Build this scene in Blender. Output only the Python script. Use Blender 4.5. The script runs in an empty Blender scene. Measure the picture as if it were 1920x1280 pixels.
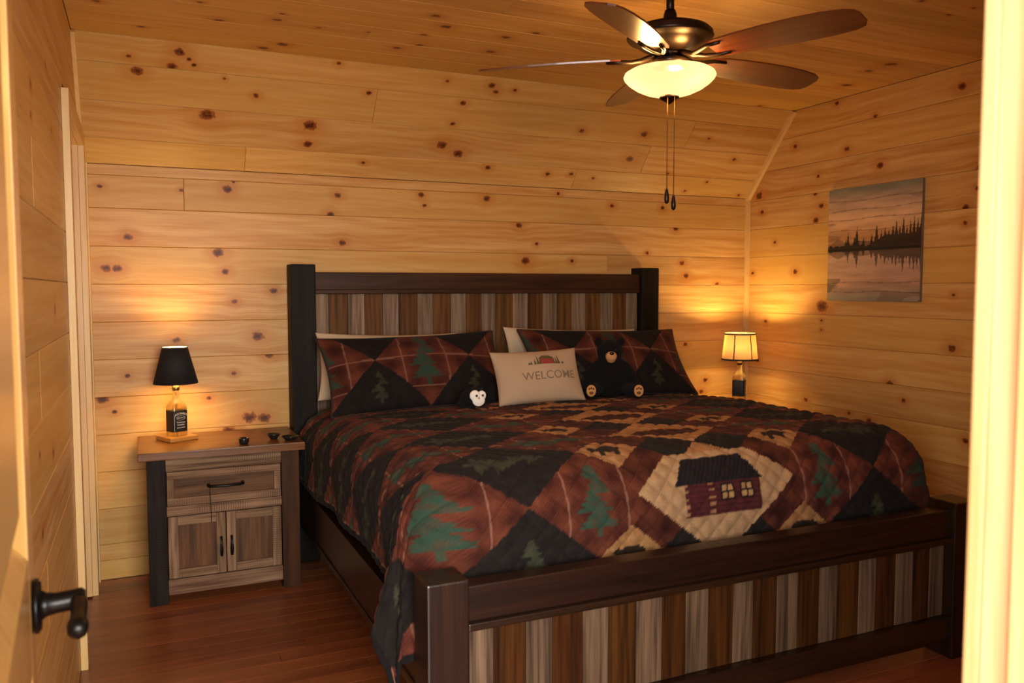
import bpy, bmesh, math, random
import numpy as np
from mathutils import Vector, Matrix
random.seed(7); rng = np.random.default_rng(7)
SC = bpy.context.scene
COL = SC.collection

# ------------------------------------------------------------------ camera
H_CAM = 1.3734
cam_d = bpy.data.cameras.new('camera'); cam = bpy.data.objects.new('camera', cam_d); COL.objects.link(cam)
cam_d.sensor_width = 22.3; cam_d.lens = 1548.745 / 1920 * 22.3
cam_d.clip_start = 0.02
right = Vector((0.9124994, -0.40907552, -0.00143528)); up = Vector((0.0271236, 0.05700133, 0.99800559)); fwd = Vector((0.40817784, 0.91071843, -0.06310928))
cam.matrix_world = Matrix(((right.x, up.x, -fwd.x, 0), (right.y, up.y, -fwd.y, 0), (right.z, up.z, -fwd.z, H_CAM), (0, 0, 0, 1)))
cam_d.dof.use_dof = True; cam_d.dof.focus_distance = 3.6; cam_d.dof.aperture_fstop = 3.2
SC.camera = cam

# ------------------------------------------------------------------ world, daylight, exposure
w = bpy.data.worlds.new('hall_daylight'); SC.world = w; w.use_nodes = True
w.node_tree.nodes['Background'].inputs[0].default_value = (1.0, 0.93, 0.84, 1)
w.node_tree.nodes['Background'].inputs[1].default_value = 0.55
def area(name, loc, target, sx, sy, power, color):
    L = bpy.data.lights.new(name, 'AREA'); L.shape = 'RECTANGLE'; L.size = sx; L.size_y = sy; L.energy = power; L.color = color
    o = bpy.data.objects.new(name, L); COL.objects.link(o); o.location = loc
    o.rotation_euler = (Vector(target) - Vector(loc)).to_track_quat('-Z', 'Y').to_euler(); return o
area('hall_window_light', (-0.4, -2.0, 1.7), (0.35, 0.6, 1.2), 4.8, 1.8, 640, (1.0, 0.96, 0.90))
SC.view_settings.view_transform = 'Standard'; SC.view_settings.look = 'None'; SC.view_settings.gamma = 1.0
SC.view_settings.use_curve_mapping = False
SC.view_settings.exposure = 0.27
SC.cycles.max_bounces = 8; SC.cycles.diffuse_bounces = 4; SC.cycles.adaptive_threshold = 0.03; SC.cycles.glossy_bounces = 3; SC.cycles.transmission_bounces = 6; SC.cycles.transparent_max_bounces = 8; SC.cycles.sample_clamp_indirect = 6.0

# ------------------------------------------------------------------ room dimensions (metres, floor z = 0, camera above the origin)
XL, XR, D, YF = -0.235, 3.601, 4.2935, 0.55
KNEE, YS, ZC = 1.954, 3.892, 2.437
PITCH = 0.1767

# ------------------------------------------------------------------ helpers
ROOT = {}
def srgb(r, g, b):
    f = lambda c: (c / 255 / 12.92) if c / 255 <= 0.04045 else ((c / 255 + 0.055) / 1.055) ** 2.4
    return (f(r), f(g), f(b), 1.0)
def tag(o, label=None, cat=None, group=None, kind=None):
    if label: o['label'] = label
    if cat: o['category'] = cat
    if group: o['group'] = group
    if kind: o['kind'] = kind
    return o
def empty(name, loc, label, cat, rotz=0, group=None):
    o = bpy.data.objects.new(name, None); COL.objects.link(o); o.location = loc; o.rotation_euler = (0, 0, rotz)
    o.empty_display_size = 0.05
    ROOT[o.name] = Vector(loc); return tag(o, label, cat, group)
def link_mesh(name, me, mat, parent=None, smooth=False):
    o = bpy.data.objects.new(name, me); COL.objects.link(o)
    if mat is not None: me.materials.append(mat)
    if smooth: me.polygons.foreach_set('use_smooth', [True] * len(me.polygons))
    if parent is not None: o.parent = parent
    ROOT[o.name] = ROOT.get(parent.name, Vector()) if parent is not None else Vector()
    return o
def set_gu(me, arr):
    a = me.attributes.new('gu', 'FLOAT_VECTOR', 'POINT'); a.data.foreach_set('vector', np.asarray(arr, np.float32).ravel())
def auto_gu(me, axis):
    n = len(me.vertices); co = np.empty(n * 3, np.float32); me.vertices.foreach_get('co', co); co = co.reshape(-1, 3)
    o = [i for i in range(3) if i != axis]; r = random.random() * 20
    g = np.stack([co[:, axis] + r * 3.1, co[:, o[0]] + co[:, o[1]], np.full(n, r)], 1); set_gu(me, g)
def mesh(name, verts, faces, mat, parent=None, smooth=False, axis=None, local=False):
    off = Vector() if (parent is None or local) else ROOT.get(parent.name, Vector())
    me = bpy.data.meshes.new(name); me.from_pydata([Vector(v) - off for v in verts], [], faces)
    if axis is not None: auto_gu(me, axis)
    return link_mesh(name, me, mat, parent, smooth)
def bm_obj(name, bm, mat, parent=None, smooth=False, axis=None, local=False):
    off = Vector() if (parent is None or local) else ROOT.get(parent.name, Vector())
    if off.length: bmesh.ops.translate(bm, verts=bm.verts, vec=-off)
    bmesh.ops.recalc_face_normals(bm, faces=bm.faces)
    me = bpy.data.meshes.new(name); bm.to_mesh(me); bm.free()
    if axis is not None: auto_gu(me, axis)
    return link_mesh(name, me, mat, parent, smooth)
def box(name, lo, hi, mat, parent=None, axis=0, bevel=0.003, local=False, rough=0.0):
    bm = bmesh.new(); bmesh.ops.create_cube(bm, size=1.0)
    lo, hi = Vector(lo), Vector(hi); s = hi - lo
    for v in bm.verts: v.co = Vector((lo[i] + (v.co[i] + .5) * s[i] for i in range(3)))
    if bevel: bmesh.ops.bevel(bm, geom=list(bm.edges), offset=min(bevel, min(s) * .45), segments=2, affect='EDGES', profile=0.6)
    if rough:
        for v in bm.verts: v.co += Vector([random.uniform(-rough, rough) for _ in range(3)])
    return bm_obj(name, bm, mat, parent, axis=axis, local=local)
def lathe(name, prof, mat, parent, center=(0, 0, 0), seg=32, smooth=True, local=False, closed=False):
    V = []; F = []; n = len(prof); cx, cy, cz = center
    for k in range(seg):
        a = 2 * math.pi * k / seg
        for r, z in prof: V.append((cx + r * math.cos(a), cy + r * math.sin(a), cz + z))
    for k in range(seg):
        k2 = (k + 1) % seg
        for i in range(n - 1): F.append((k * n + i, k2 * n + i, k2 * n + i + 1, k * n + i + 1))
        if closed: F.append((k * n + n - 1, k2 * n + n - 1, k2 * n, k * n))
    o = mesh(name, V, F, mat, parent, smooth, local=local)
    bm = bmesh.new(); bm.from_mesh(o.data); bmesh.ops.remove_doubles(bm, verts=bm.verts, dist=1e-5); bmesh.ops.recalc_face_normals(bm, faces=bm.faces); bm.to_mesh(o.data); bm.free()
    return o
def tube(name, pts, rad, mat, parent=None, seg=10, local=False):
    pts = [Vector(p) for p in pts]; rads = rad if isinstance(rad, (list, tuple)) else [rad] * len(pts)
    V = []; F = []
    for i, p in enumerate(pts):
        d = (pts[min(i + 1, len(pts) - 1)] - pts[max(i - 1, 0)]).normalized()
        a = d.orthogonal().normalized() if i == 0 else (a - d * a.dot(d)).normalized()
        b = d.cross(a)
        for k in range(seg):
            t = 2 * math.pi * k / seg; V.append(p + (a * math.cos(t) + b * math.sin(t)) * rads[i])
    for i in range(len(pts) - 1):
        for k in range(seg):
            k2 = (k + 1) % seg; F.append((i * seg + k, i * seg + k2, (i + 1) * seg + k2, (i + 1) * seg + k))
    F.append(tuple(range(seg))[::-1]); F.append(tuple((len(pts) - 1) * seg + k for k in range(seg)))
    return mesh(name, V, F, mat, parent, True, local=local)
def blob(name, ells, mat, parent=None, voxel=0.008, local=False, smooth=8):
    """union of ellipsoids (centre, radii[, euler]) grown into one continuous skin"""
    bm = bmesh.new()
    for e in ells:
        M = Matrix.Translation(e[0]) @ (Matrix.Identity(4) if len(e) < 3 else __import__('mathutils').Euler(e[2]).to_matrix().to_4x4()) @ Matrix.Diagonal((*e[1], 1))
        bmesh.ops.create_icosphere(bm, subdivisions=3, radius=1, matrix=M)
    me = bpy.data.meshes.new('t'); bm.to_mesh(me); bm.free()
    t = bpy.data.objects.new('t', me); COL.objects.link(t)
    m = t.modifiers.new('r', 'REMESH'); m.mode = 'VOXEL'; m.voxel_size = voxel
    s = t.modifiers.new('s', 'SMOOTH'); s.iterations = smooth; s.factor = 0.5
    dg = bpy.context.evaluated_depsgraph_get(); out = bpy.data.meshes.new_from_object(t.evaluated_get(dg)); out.name = name
    bpy.data.objects.remove(t)
    off = Vector() if (parent is None or local) else ROOT.get(parent.name, Vector())
    out.transform(Matrix.Translation(-off))
    return link_mesh(name, out, mat, parent, True)
def text_mesh(body, size, depth=0.0, bold=0.0):
    c = bpy.data.curves.new('t', 'FONT'); c.body = body; c.size = size; c.align_x = 'CENTER'; c.align_y = 'CENTER'; c.extrude = depth; c.offset = bold
    c.resolution_u = 3
    t = bpy.data.objects.new('t', c); COL.objects.link(t)
    dg = bpy.context.evaluated_depsgraph_get(); me = bpy.data.meshes.new_from_object(t.evaluated_get(dg))
    V = [v.co.copy() for v in me.vertices]; F = [tuple(p.vertices) for p in me.polygons]
    bpy.data.objects.remove(t); bpy.data.meshes.remove(me); return V, F

# ------------------------------------------------------------------ materials
class NT:
    def __init__(s, name):
        s.m = bpy.data.materials.new(name); s.m.use_nodes = True; s.t = s.m.node_tree; s.N = s.t.nodes
        s.b = s.N['Principled BSDF']; s.out = s.N['Material Output']
    def n(s, typ, **kw):
        x = s.N.new(typ)
        for k, v in kw.items(): setattr(x, k, v)
        return x
    def l(s, a, b): s.t.links.new(a, b)
    def put(s, sock, v):
        if isinstance(v, bpy.types.NodeSocket): s.l(v, sock)
        else: sock.default_value = v
    def math(s, op, a, b=0.0, clamp=False):
        x = s.n('ShaderNodeMath', operation=op, use_clamp=clamp); s.put(x.inputs[0], a); s.put(x.inputs[1], b); return x.outputs[0]
    def mix(s, f, a, b, mode='MIX'):
        x = s.n('ShaderNodeMix', data_type='RGBA', blend_type=mode); s.put(x.inputs[0], f); s.put(x.inputs[6], a); s.put(x.inputs[7], b); return x.outputs[2]
    def mr(s, v, a, b, c=0.0, d=1.0):
        x = s.n('ShaderNodeMapRange', interpolation_type='SMOOTHSTEP'); s.put(x.inputs[0], v)
        for i, q in enumerate((a, b, c, d)): x.inputs[i + 1].default_value = q
        return x.outputs[0]
    def comb(s, x, y, z):
        c = s.n('ShaderNodeCombineXYZ'); s.put(c.inputs[0], x); s.put(c.inputs[1], y); s.put(c.inputs[2], z); return c.outputs[0]
    def noise(s, vec, scale=1.0, detail=2.0, rough=0.5, dist=0.0):
        x = s.n('ShaderNodeTexNoise'); s.put(x.inputs['Vector'], vec); x.inputs['Scale'].default_value = scale; x.inputs['Detail'].default_value = detail
        x.inputs['Roughness'].default_value = rough; x.inputs['Distortion'].default_value = dist; return x.outputs[0]
    def bump(s, h, strength, dist=0.002):
        x = s.n('ShaderNodeBump'); x.inputs['Strength'].default_value = strength; x.inputs['Distance'].default_value = dist; s.l(h, x.inputs['Height']); s.l(x.outputs[0], s.b.inputs['Normal'])

def wood(name, light, dark, rough=0.4, knots=False, streak=22, fine=170, var=0.22, coat=0.0, saw=0.0, contrast=1.0, vary_to=None, spec=0.5, bump=0.25):
    s = NT(name); a = s.n('ShaderNodeAttribute', attribute_name='gu'); sp = s.n('ShaderNodeSeparateXYZ'); s.l(a.outputs['Vector'], sp.inputs[0])
    u, v, r = sp.outputs
    n1 = s.noise(s.comb(s.math('MULTIPLY', u, 1.3), s.math('MULTIPLY', v, streak), r), 1.0, 2.0, 0.55)
    n2 = s.noise(s.comb(s.math('MULTIPLY', u, 5.0), s.math('MULTIPLY', v, fine), r), 1.0, 1.0, 0.6)
    nc = s.noise(s.comb(s.math('MULTIPLY', u, 1.1), s.math('MULTIPLY', v, 5.0), r), 1.0, 1.0)
    ring = s.math('SINE', s.math('ADD', s.math('MULTIPLY', v, streak * 7), s.math('MULTIPLY', nc, 34.0)))
    f = s.math('ADD', s.math('MULTIPLY', s.mr(n1, .3, .72), .55), s.math('ADD', s.math('MULTIPLY', s.mr(n2, .35, .7), .25), s.math('MULTIPLY', s.math('ADD', ring, 1.0), .10)), clamp=True)
    f = s.math('MULTIPLY', f, contrast, clamp=True)
    col = s.mix(f, light, dark)
    wn = s.n('ShaderNodeTexWhiteNoise', noise_dimensions='1D'); s.l(r, wn.inputs['W'])
    if vary_to is not None: col = s.mix(s.math('MULTIPLY', wn.outputs['Value'], .75), col, vary_to)
    hs = s.n('ShaderNodeHueSaturation'); s.l(col, hs.inputs['Color'])
    wn2 = s.n('ShaderNodeTexWhiteNoise', noise_dimensions='1D'); s.l(s.math('ADD', r, 3.37), wn2.inputs['W'])
    s.l(s.math('ADD', s.math('MULTIPLY', wn2.outputs['Value'], 2 * var), 1 - var), hs.inputs['Value'])
    s.l(s.math('ADD', s.math('MULTIPLY', wn.outputs['Value'], .013), .4965), hs.inputs['Hue'])
    col = hs.outputs[0]
    if knots:
        k = s.n('ShaderNodeAttribute', attribute_name='kd'); g = s.n('ShaderNodeNewGeometry')
        kn = s.math('ADD', k.outputs['Fac'], s.math('MULTIPLY', s.math('SUBTRACT', s.noise(g.outputs['Position'], 70.0, 1.0), .5), .7))
        halo = s.math('MULTIPLY', s.mr(kn, 3.2, .8), .45); col = s.mix(halo, col, srgb(176, 104, 46))
        rim = s.math('MULTIPLY', s.mr(kn, .95, .62), .9); col = s.mix(rim, col, srgb(122, 62, 28))
        core = s.math('MULTIPLY', s.mr(kn, .62, .30), .8); col = s.mix(core, col, srgb(58, 27, 14))
    if saw:
        sw = s.math('SINE', s.math('ADD', s.math('MULTIPLY', u, 620.0), s.math('MULTIPLY', n1, 9.0)))
        msk = s.mr(s.noise(s.comb(s.math('MULTIPLY', u, 4.0), s.math('MULTIPLY', v, 7.0), r), 1.0, 1.0), .42, .62)
        col = s.mix(s.math('MULTIPLY', s.math('MULTIPLY', s.math('ADD', sw, 1.0), .5), s.math('MULTIPLY', msk, saw)), col, dark)
    s.l(col, s.b.inputs['Base Color']); s.b.inputs['Roughness'].default_value = rough
    s.b.inputs['Specular IOR Level'].default_value = spec
    s.b.inputs['Coat Weight'].default_value = coat; s.b.inputs['Coat Roughness'].default_value = 0.22
    if bump: s.bump(s.math('ADD', n2, s.math('MULTIPLY', n1, .6)), bump, 0.0015)
    return s.m
def plain(name, color, rough=0.5, metal=0.0, noise=0.0, nscale=40, bump=0.0, spec=0.5, sheen=0.0):
    s = NT(name); c = s.n('ShaderNodeTexCoord'); nz = s.noise(c.outputs['Object'], nscale, 3.0)
    col = s.mix(s.math('MULTIPLY', nz, noise), color, (color[0] * .35, color[1] * .35, color[2] * .35, 1))
    s.l(col, s.b.inputs['Base Color']); s.b.inputs['Roughness'].default_value = rough; s.b.inputs['Metallic'].default_value = metal
    s.b.inputs['Specular IOR Level'].default_value = spec; s.b.inputs['Sheen Weight'].default_value = sheen
    if bump: s.bump(nz, bump, 0.004)
    return s.m
def vcol(name, rough=0.9, weave=900.0, bump=0.15, sheen=0.02, spec=0.12):
    s = NT(name); a = s.n('ShaderNodeAttribute', attribute_name='Col'); c = s.n('ShaderNodeTexCoord')
    nz = s.noise(c.outputs['Object'], 160.0, 2.0); nb = s.noise(c.outputs['Object'], weave, 1.0)
    col = s.mix(.5, a.outputs['Color'], s.mix(nz, (.25, .25, .25, 1), (.75, .75, .75, 1)), 'OVERLAY')
    s.l(col, s.b.inputs['Base Color']); s.b.inputs['Roughness'].default_value = rough; s.b.inputs['Sheen Weight'].default_value = sheen
    s.b.inputs['Specular IOR Level'].default_value = spec
    if bump: s.bump(nb, bump, 0.002)
    return s.m
def emit(name, color, strength, base=None):
    s = NT(name); s.b.inputs['Base Color'].default_value = base or color; s.b.inputs['Emission Color'].default_value = color; s.b.inputs['Emission Strength'].default_value = strength
    s.b.inputs['Roughness'].default_value = .4; return s.m

M = {}
M['pine'] = wood('knotty_pine', srgb(214, 174, 116), srgb(182, 127, 64), .40, True, var=.13, coat=.0, spec=.2, contrast=1.15, vary_to=srgb(198, 146, 80), bump=.12)
M['trim'] = wood('pine_trim', srgb(220, 182, 126), srgb(198, 150, 92), .45, False, var=.06, coat=.05, contrast=.7, bump=.1)
M['jamb'] = wood('daylit_pine_jamb', srgb(228, 194, 142), srgb(196, 150, 96), .45, False, var=.03, contrast=1.1, bump=.1)  # trim pine made paler: daylight overexposure on the jamb put into its colour
M['door'] = wood('varnished_pine_door', srgb(226, 176, 110), srgb(200, 140, 74), .22, False, var=.04, coat=.5, contrast=.8, bump=.06)
M['floor'] = wood('cherry_laminate', srgb(160, 90, 54), srgb(98, 50, 29), .33, False, streak=16, fine=120, var=.24, coat=.12, bump=.08, vary_to=srgb(126, 62, 34))
M['dark'] = wood('dark_walnut_stain', srgb(46, 24, 13), srgb(19, 10, 6), .36, False, streak=18, var=.08, coat=.15, bump=.2)
M['black_wood'] = wood('charcoal_stain', srgb(34, 26, 22), srgb(15, 12, 10), .55, False, streak=16, var=.08, saw=.5, bump=.4, spec=.1)
M['grey_slat'] = wood('weathered_grey_wood', srgb(120, 94, 72), srgb(58, 41, 30), .65, False, streak=30, var=.2, contrast=1.15, bump=.4, spec=.2)
M['brown_slat'] = wood('stained_brown_wood', srgb(84, 47, 20), srgb(38, 19, 8), .5, False, streak=30, var=.22, bump=.4, spec=.12, contrast=1.1)
M['head_slat'] = wood('aged_brown_wood', srgb(112, 74, 40), srgb(62, 37, 20), .55, False, streak=30, var=.22, bump=.4, spec=.12, contrast=1.1)
M['head_grey'] = wood('aged_grey_wood', srgb(140, 116, 96), srgb(82, 64, 50), .65, False, streak=30, var=.18, bump=.4, spec=.12, contrast=1.1)
M['head_rail'] = wood('brown_head_rail', srgb(70, 42, 25), srgb(38, 21, 12), .45, False, streak=18, var=.04, bump=.3, spec=.2)
M['ns_frame'] = wood('worn_whitewashed_wood', srgb(156, 124, 96), srgb(86, 60, 42), .65, False, streak=24, var=.08, saw=.7, bump=.5, spec=.1, contrast=1.2)
M['ns_panel'] = wood('worn_brown_panel', srgb(112, 76, 46), srgb(56, 34, 20), .6, False, streak=20, var=.12, saw=.3, bump=.5, spec=.2)
M['ns_leg_l'] = wood('worn_charcoal_leg', srgb(48, 39, 34), srgb(24, 19, 17), .6, False, streak=20, var=.05, saw=.7, bump=.4, spec=.08)
M['ns_leg_r'] = wood('worn_brown_leg', srgb(82, 52, 30), srgb(38, 25, 17), .55, False, streak=14, var=.05, saw=.2, bump=.4, spec=.1)
M['ns_top'] = wood('varnished_brown_top', srgb(128, 76, 38), srgb(72, 38, 19), .32, False, streak=18, var=.04, coat=.08, bump=.2, spec=.25)
M['lamp_base'] = wood('honey_lamp_base', srgb(206, 140, 70), srgb(160, 96, 40), .35, False, var=.04, coat=.3)
M['blade'] = wood('mahogany_fan_blade', srgb(108, 54, 30), srgb(66, 30, 17), .3, False, streak=20, var=.03, coat=.3, bump=.1)
M['bronze'] = plain('oil_rubbed_bronze', srgb(48, 33, 25), .35, .7, .3, 25)
M['black_metal'] = plain('black_iron', srgb(24, 22, 22), .35, .6, .2)
M['nickel'] = plain('smoked_nickel', srgb(120, 96, 70), .2, .9, .2)
M['chain'] = plain('brass_chain', srgb(96, 66, 40), .35, .9)
M['backing'] = plain('dark_wall_backing', srgb(120, 72, 34), .9)
M['mattress'] = plain('mattress_ticking', srgb(120, 116, 112), .9, 0, .3)
M['boxspring'] = plain('black_boxspring_cloth', srgb(26, 24, 24), .95, 0, .3)
M['pillow_white'] = plain('cream_pillowcase', srgb(190, 168, 138), .9, 0, .12, 30, .15)
M['linen'] = plain('natural_linen', srgb(178, 150, 120), .95, 0, .25, 220, .3)
M['piping'] = plain('dark_piping', srgb(30, 20, 18), .9, 0, .3)
M['fur_black'] = plain('black_plush', srgb(14, 13, 14), .95, 0, .5, 260, .8, .2, .02)
M['fur_tan'] = plain('tan_plush', srgb(196, 142, 84), .95, 0, .35, 160, .5)
M['fur_brown'] = plain('brown_plush', srgb(112, 58, 30), .95, 0, .35, 160, .5)
M['fur_white'] = plain('white_plush', srgb(232, 226, 214), .95, 0, .12, 120, .4)
M['glossy_black'] = plain('glossy_black', srgb(10, 9, 9), .12, 0)
M['shade_black'] = plain('black_shade_cloth', srgb(12, 11, 11), .8, 0, .2, 300)
M['shade_trim'] = plain('dark_shade_trim', srgb(52, 38, 24), .8)
M['label'] = plain('black_paper_label', srgb(14, 13, 14), .6)
M['print_white'] = plain('white_print', srgb(214, 206, 190), .7)
M['print_taupe'] = plain('taupe_print', srgb(126, 102, 82), .95, 0, .3, 200)
M['print_red'] = plain('red_print', srgb(150, 58, 48), .95, 0, .4, 150)
M['print_olive'] = plain('olive_print', srgb(92, 78, 44), .95, 0, .4, 150)
M['bottle_wire'] = plain('lamp_wire', srgb(40, 22, 10), .6)
M['cup'] = plain('dark_ceramic', srgb(28, 28, 27), .3, 0, .3)
M['quilt'] = vcol('patchwork_quilt')
M['canvas'] = vcol('canvas_print', .7, 700, .1, 0, .3)
s = NT('clear_glass'); gl = s.n('ShaderNodeBsdfGlossy'); gl.inputs['Roughness'].default_value = .06; tr = s.n('ShaderNodeBsdfTransparent'); tr.inputs[0].default_value = (1.0, .93, .78, 1)
mx = s.n('ShaderNodeMixShader'); fr = s.n('ShaderNodeLayerWeight'); fr.inputs[0].default_value = .35; s.l(s.math('ADD', s.math('MULTIPLY', fr.outputs['Fresnel'], .6), .06), mx.inputs[0]); s.l(tr.outputs[0], mx.inputs[1]); s.l(gl.outputs[0], mx.inputs[2])
df = s.n('ShaderNodeBsdfTranslucent'); df.inputs[0].default_value = (1, .82, .5, 1); mx2 = s.n('ShaderNodeMixShader'); mx2.inputs[0].default_value = .28
s.l(mx.outputs[0], mx2.inputs[1]); s.l(df.outputs[0], mx2.inputs[2]); s.l(mx2.outputs[0], s.out.inputs[0]); M['glass'] = s.m
s = NT('cream_shade_cloth'); t1 = s.n('ShaderNodeBsdfTranslucent'); t1.inputs[0].default_value = (.95, .74, .42, 1); d1 = s.n('ShaderNodeBsdfDiffuse'); d1.inputs[0].default_value = (.85, .72, .5, 1)
mx = s.n('ShaderNodeMixShader'); mx.inputs[0].default_value = .45; s.l(t1.outputs[0], mx.inputs[1]); s.l(d1.outputs[0], mx.inputs[2]); s.l(mx.outputs[0], s.out.inputs[0]); M['shade_cream'] = s.m
s = NT('frosted_lit_glass'); e = s.n('ShaderNodeEmission'); e.inputs[0].default_value = (1.0, .78, .42, 1); e.inputs[1].default_value = .95
t1 = s.n('ShaderNodeBsdfTranslucent'); t1.inputs[0].default_value = (.04, .03, .015, 1); ad = s.n('ShaderNodeAddShader'); s.l(e.outputs[0], ad.inputs[0]); s.l(t1.outputs[0], ad.inputs[1])
tp = s.n('ShaderNodeBsdfTransparent'); tp.inputs[0].default_value = (1, .88, .68, 1); mx = s.n('ShaderNodeMixShader'); mx.inputs[0].default_value = .45; s.l(ad.outputs[0], mx.inputs[1]); s.l(tp.outputs[0], mx.inputs[2]); s.l(mx.outputs[0], s.out.inputs[0]); M['bowl'] = s.m
M['bulb'] = emit('warm_bulb', (1.0, .62, .25, 1), 25.0)

# ------------------------------------------------------------------ knotty planks
KN_SLOPE = [(0.01,0.475,0.025),(0.15,0.512,0.022),(0.18,0.582,0.022),(-0.02,0.539,0.011),(0.22,0.553,0.011),(0.24,0.528,0.011),(0.37,0.479,0.008),(0.87,0.610,0.011),(1.41,0.580,0.011),(1.52,0.472,0.017),(1.65,0.583,0.019),(1.68,0.551,0.014),(1.78,0.570,0.011),(1.49,0.352,0.014),(1.46,0.225,0.028),(1.56,0.182,0.028),(0.30,0.292,0.036),(0.77,0.279,0.033),(0.77,0.176,0.022),(2.24,0.377,0.017),(2.64,0.388,0.022),(2.61,0.225,0.025),(3.09,0.397,0.011),(3.34,0.274,0.014),(1.75,0.109,0.017),(2.12,0.092,0.014),(2.27,0.102,0.014),(2.42,0.082,0.011),(2.91,0.147,0.011),(3.22,0.105,0.011),(3.09,0.032,0.011),(3.51,0.023,0.011),(1.06,0.090,0.011),(0.51,0.410,0.014),(1.03,0.477,0.014)]
KN_BACK = [(-0.16,1.851,0.012),(0.19,1.848,0.010),(0.40,1.863,0.023),(0.43,1.900,0.008),(0.94,1.858,0.017),(0.95,1.905,0.008),(0.90,1.759,0.019),(0.96,1.615,0.019),(-0.05,1.621,0.020),(0.35,1.553,0.026),(0.38,1.462,0.018),(-0.10,1.473,0.022),(-0.145,1.474,0.022),(1.39,1.881,0.017),(1.41,1.825,0.012),(1.77,1.878,0.021),(2.22,1.925,0.012),(2.58,1.869,0.016),(2.94,1.870,0.016),(1.97,1.736,0.021),(2.08,1.633,0.012),(2.01,1.535,0.027),(2.31,1.538,0.013),(3.04,1.749,0.020),(2.83,1.594,0.013),(3.09,1.535,0.017),(3.12,1.455,0.020),(0.53,1.141,0.029),(-0.07,0.968,0.013),(-0.18,0.863,0.027),(-0.13,0.799,0.013),(0.29,0.842,0.013),(0.48,0.733,0.034),(0.55,0.725,0.030),(0.38,0.673,0.030),(0.15,1.132,0.018),(0.42,1.315,0.015),(3.12,1.027,0.017),(3.28,0.793,0.017),(3.25,0.719,0.017),(3.36,1.406,0.014),(0.61,1.367,0.019),(0.58,1.045,0.022),(0.41,0.958,0.013)]
KN_RIGHT = [(2.78,2.336,0.023),(3.56,2.415,0.015),(3.29,2.291,0.014),(3.88,2.225,0.016),(3.48,2.148,0.018),(3.69,2.025,0.012),(3.71,1.927,0.016),(3.66,1.851,0.018),(3.70,1.771,0.022),(4.16,1.857,0.017),(4.19,1.963,0.030),(4.04,1.662,0.013),(4.24,1.474,0.014),(3.86,1.477,0.019),(3.64,1.272,0.043),(4.11,1.169,0.013),(3.64,1.189,0.009),(3.64,1.136,0.009),(4.18,0.917,0.017),(3.75,0.714,0.016),(3.15,0.870,0.023),(3.06,0.793,0.014),(3.42,0.679,0.012),(3.28,0.657,0.017),(2.70,0.641,0.018),(2.68,1.844,0.015),(2.74,1.759,0.020),(2.74,1.686,0.013),(2.79,1.342,0.010),(2.79,1.082,0.023),(2.67,1.936,0.025),(3.25,2.027,0.023)]
KN_CEIL = [(0.59,3.752,0.028),(0.23,3.335,0.012),(0.53,3.345,0.012),(0.52,3.425,0.019),(0.52,3.843,0.024),(1.06,3.605,0.021),(1.16,3.238,0.024),(1.08,3.127,0.019),(1.44,3.268,0.020),(1.53,3.165,0.018),(1.46,3.491,0.024),(1.11,3.374,0.016),(1.14,3.528,0.021),(3.28,3.044,0.024),(3.28,2.911,0.033),(3.40,3.30,0.03),(3.50,2.832,0.015),(2.90,2.307,0.012),(2.67,2.240,0.012),(2.92,2.214,0.010),(3.32,3.87,0.019),(0.69,3.458,0.011),(0.89,3.434,0.009),(-0.12,3.477,0.016),(0.03,3.737,0.015),(0.31,3.526,0.021)]
KN_LEFT = [(2.38,1.879,0.016),(2.36,1.803,0.013),(2.90,1.857,0.013),(2.80,1.315,0.022),(2.60,0.919,0.018),(2.28,0.974,0.012),(2.28,0.780,0.013),(2.78,2.026,0.012)]
for K in (KN_CEIL, KN_RIGHT):
    for _ in range(14): K.append((random.uniform(.7, 2.0), random.uniform(.7, 2.2) if K is KN_RIGHT else random.uniform(.7, 2.0), random.uniform(.008, .02)))

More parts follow.
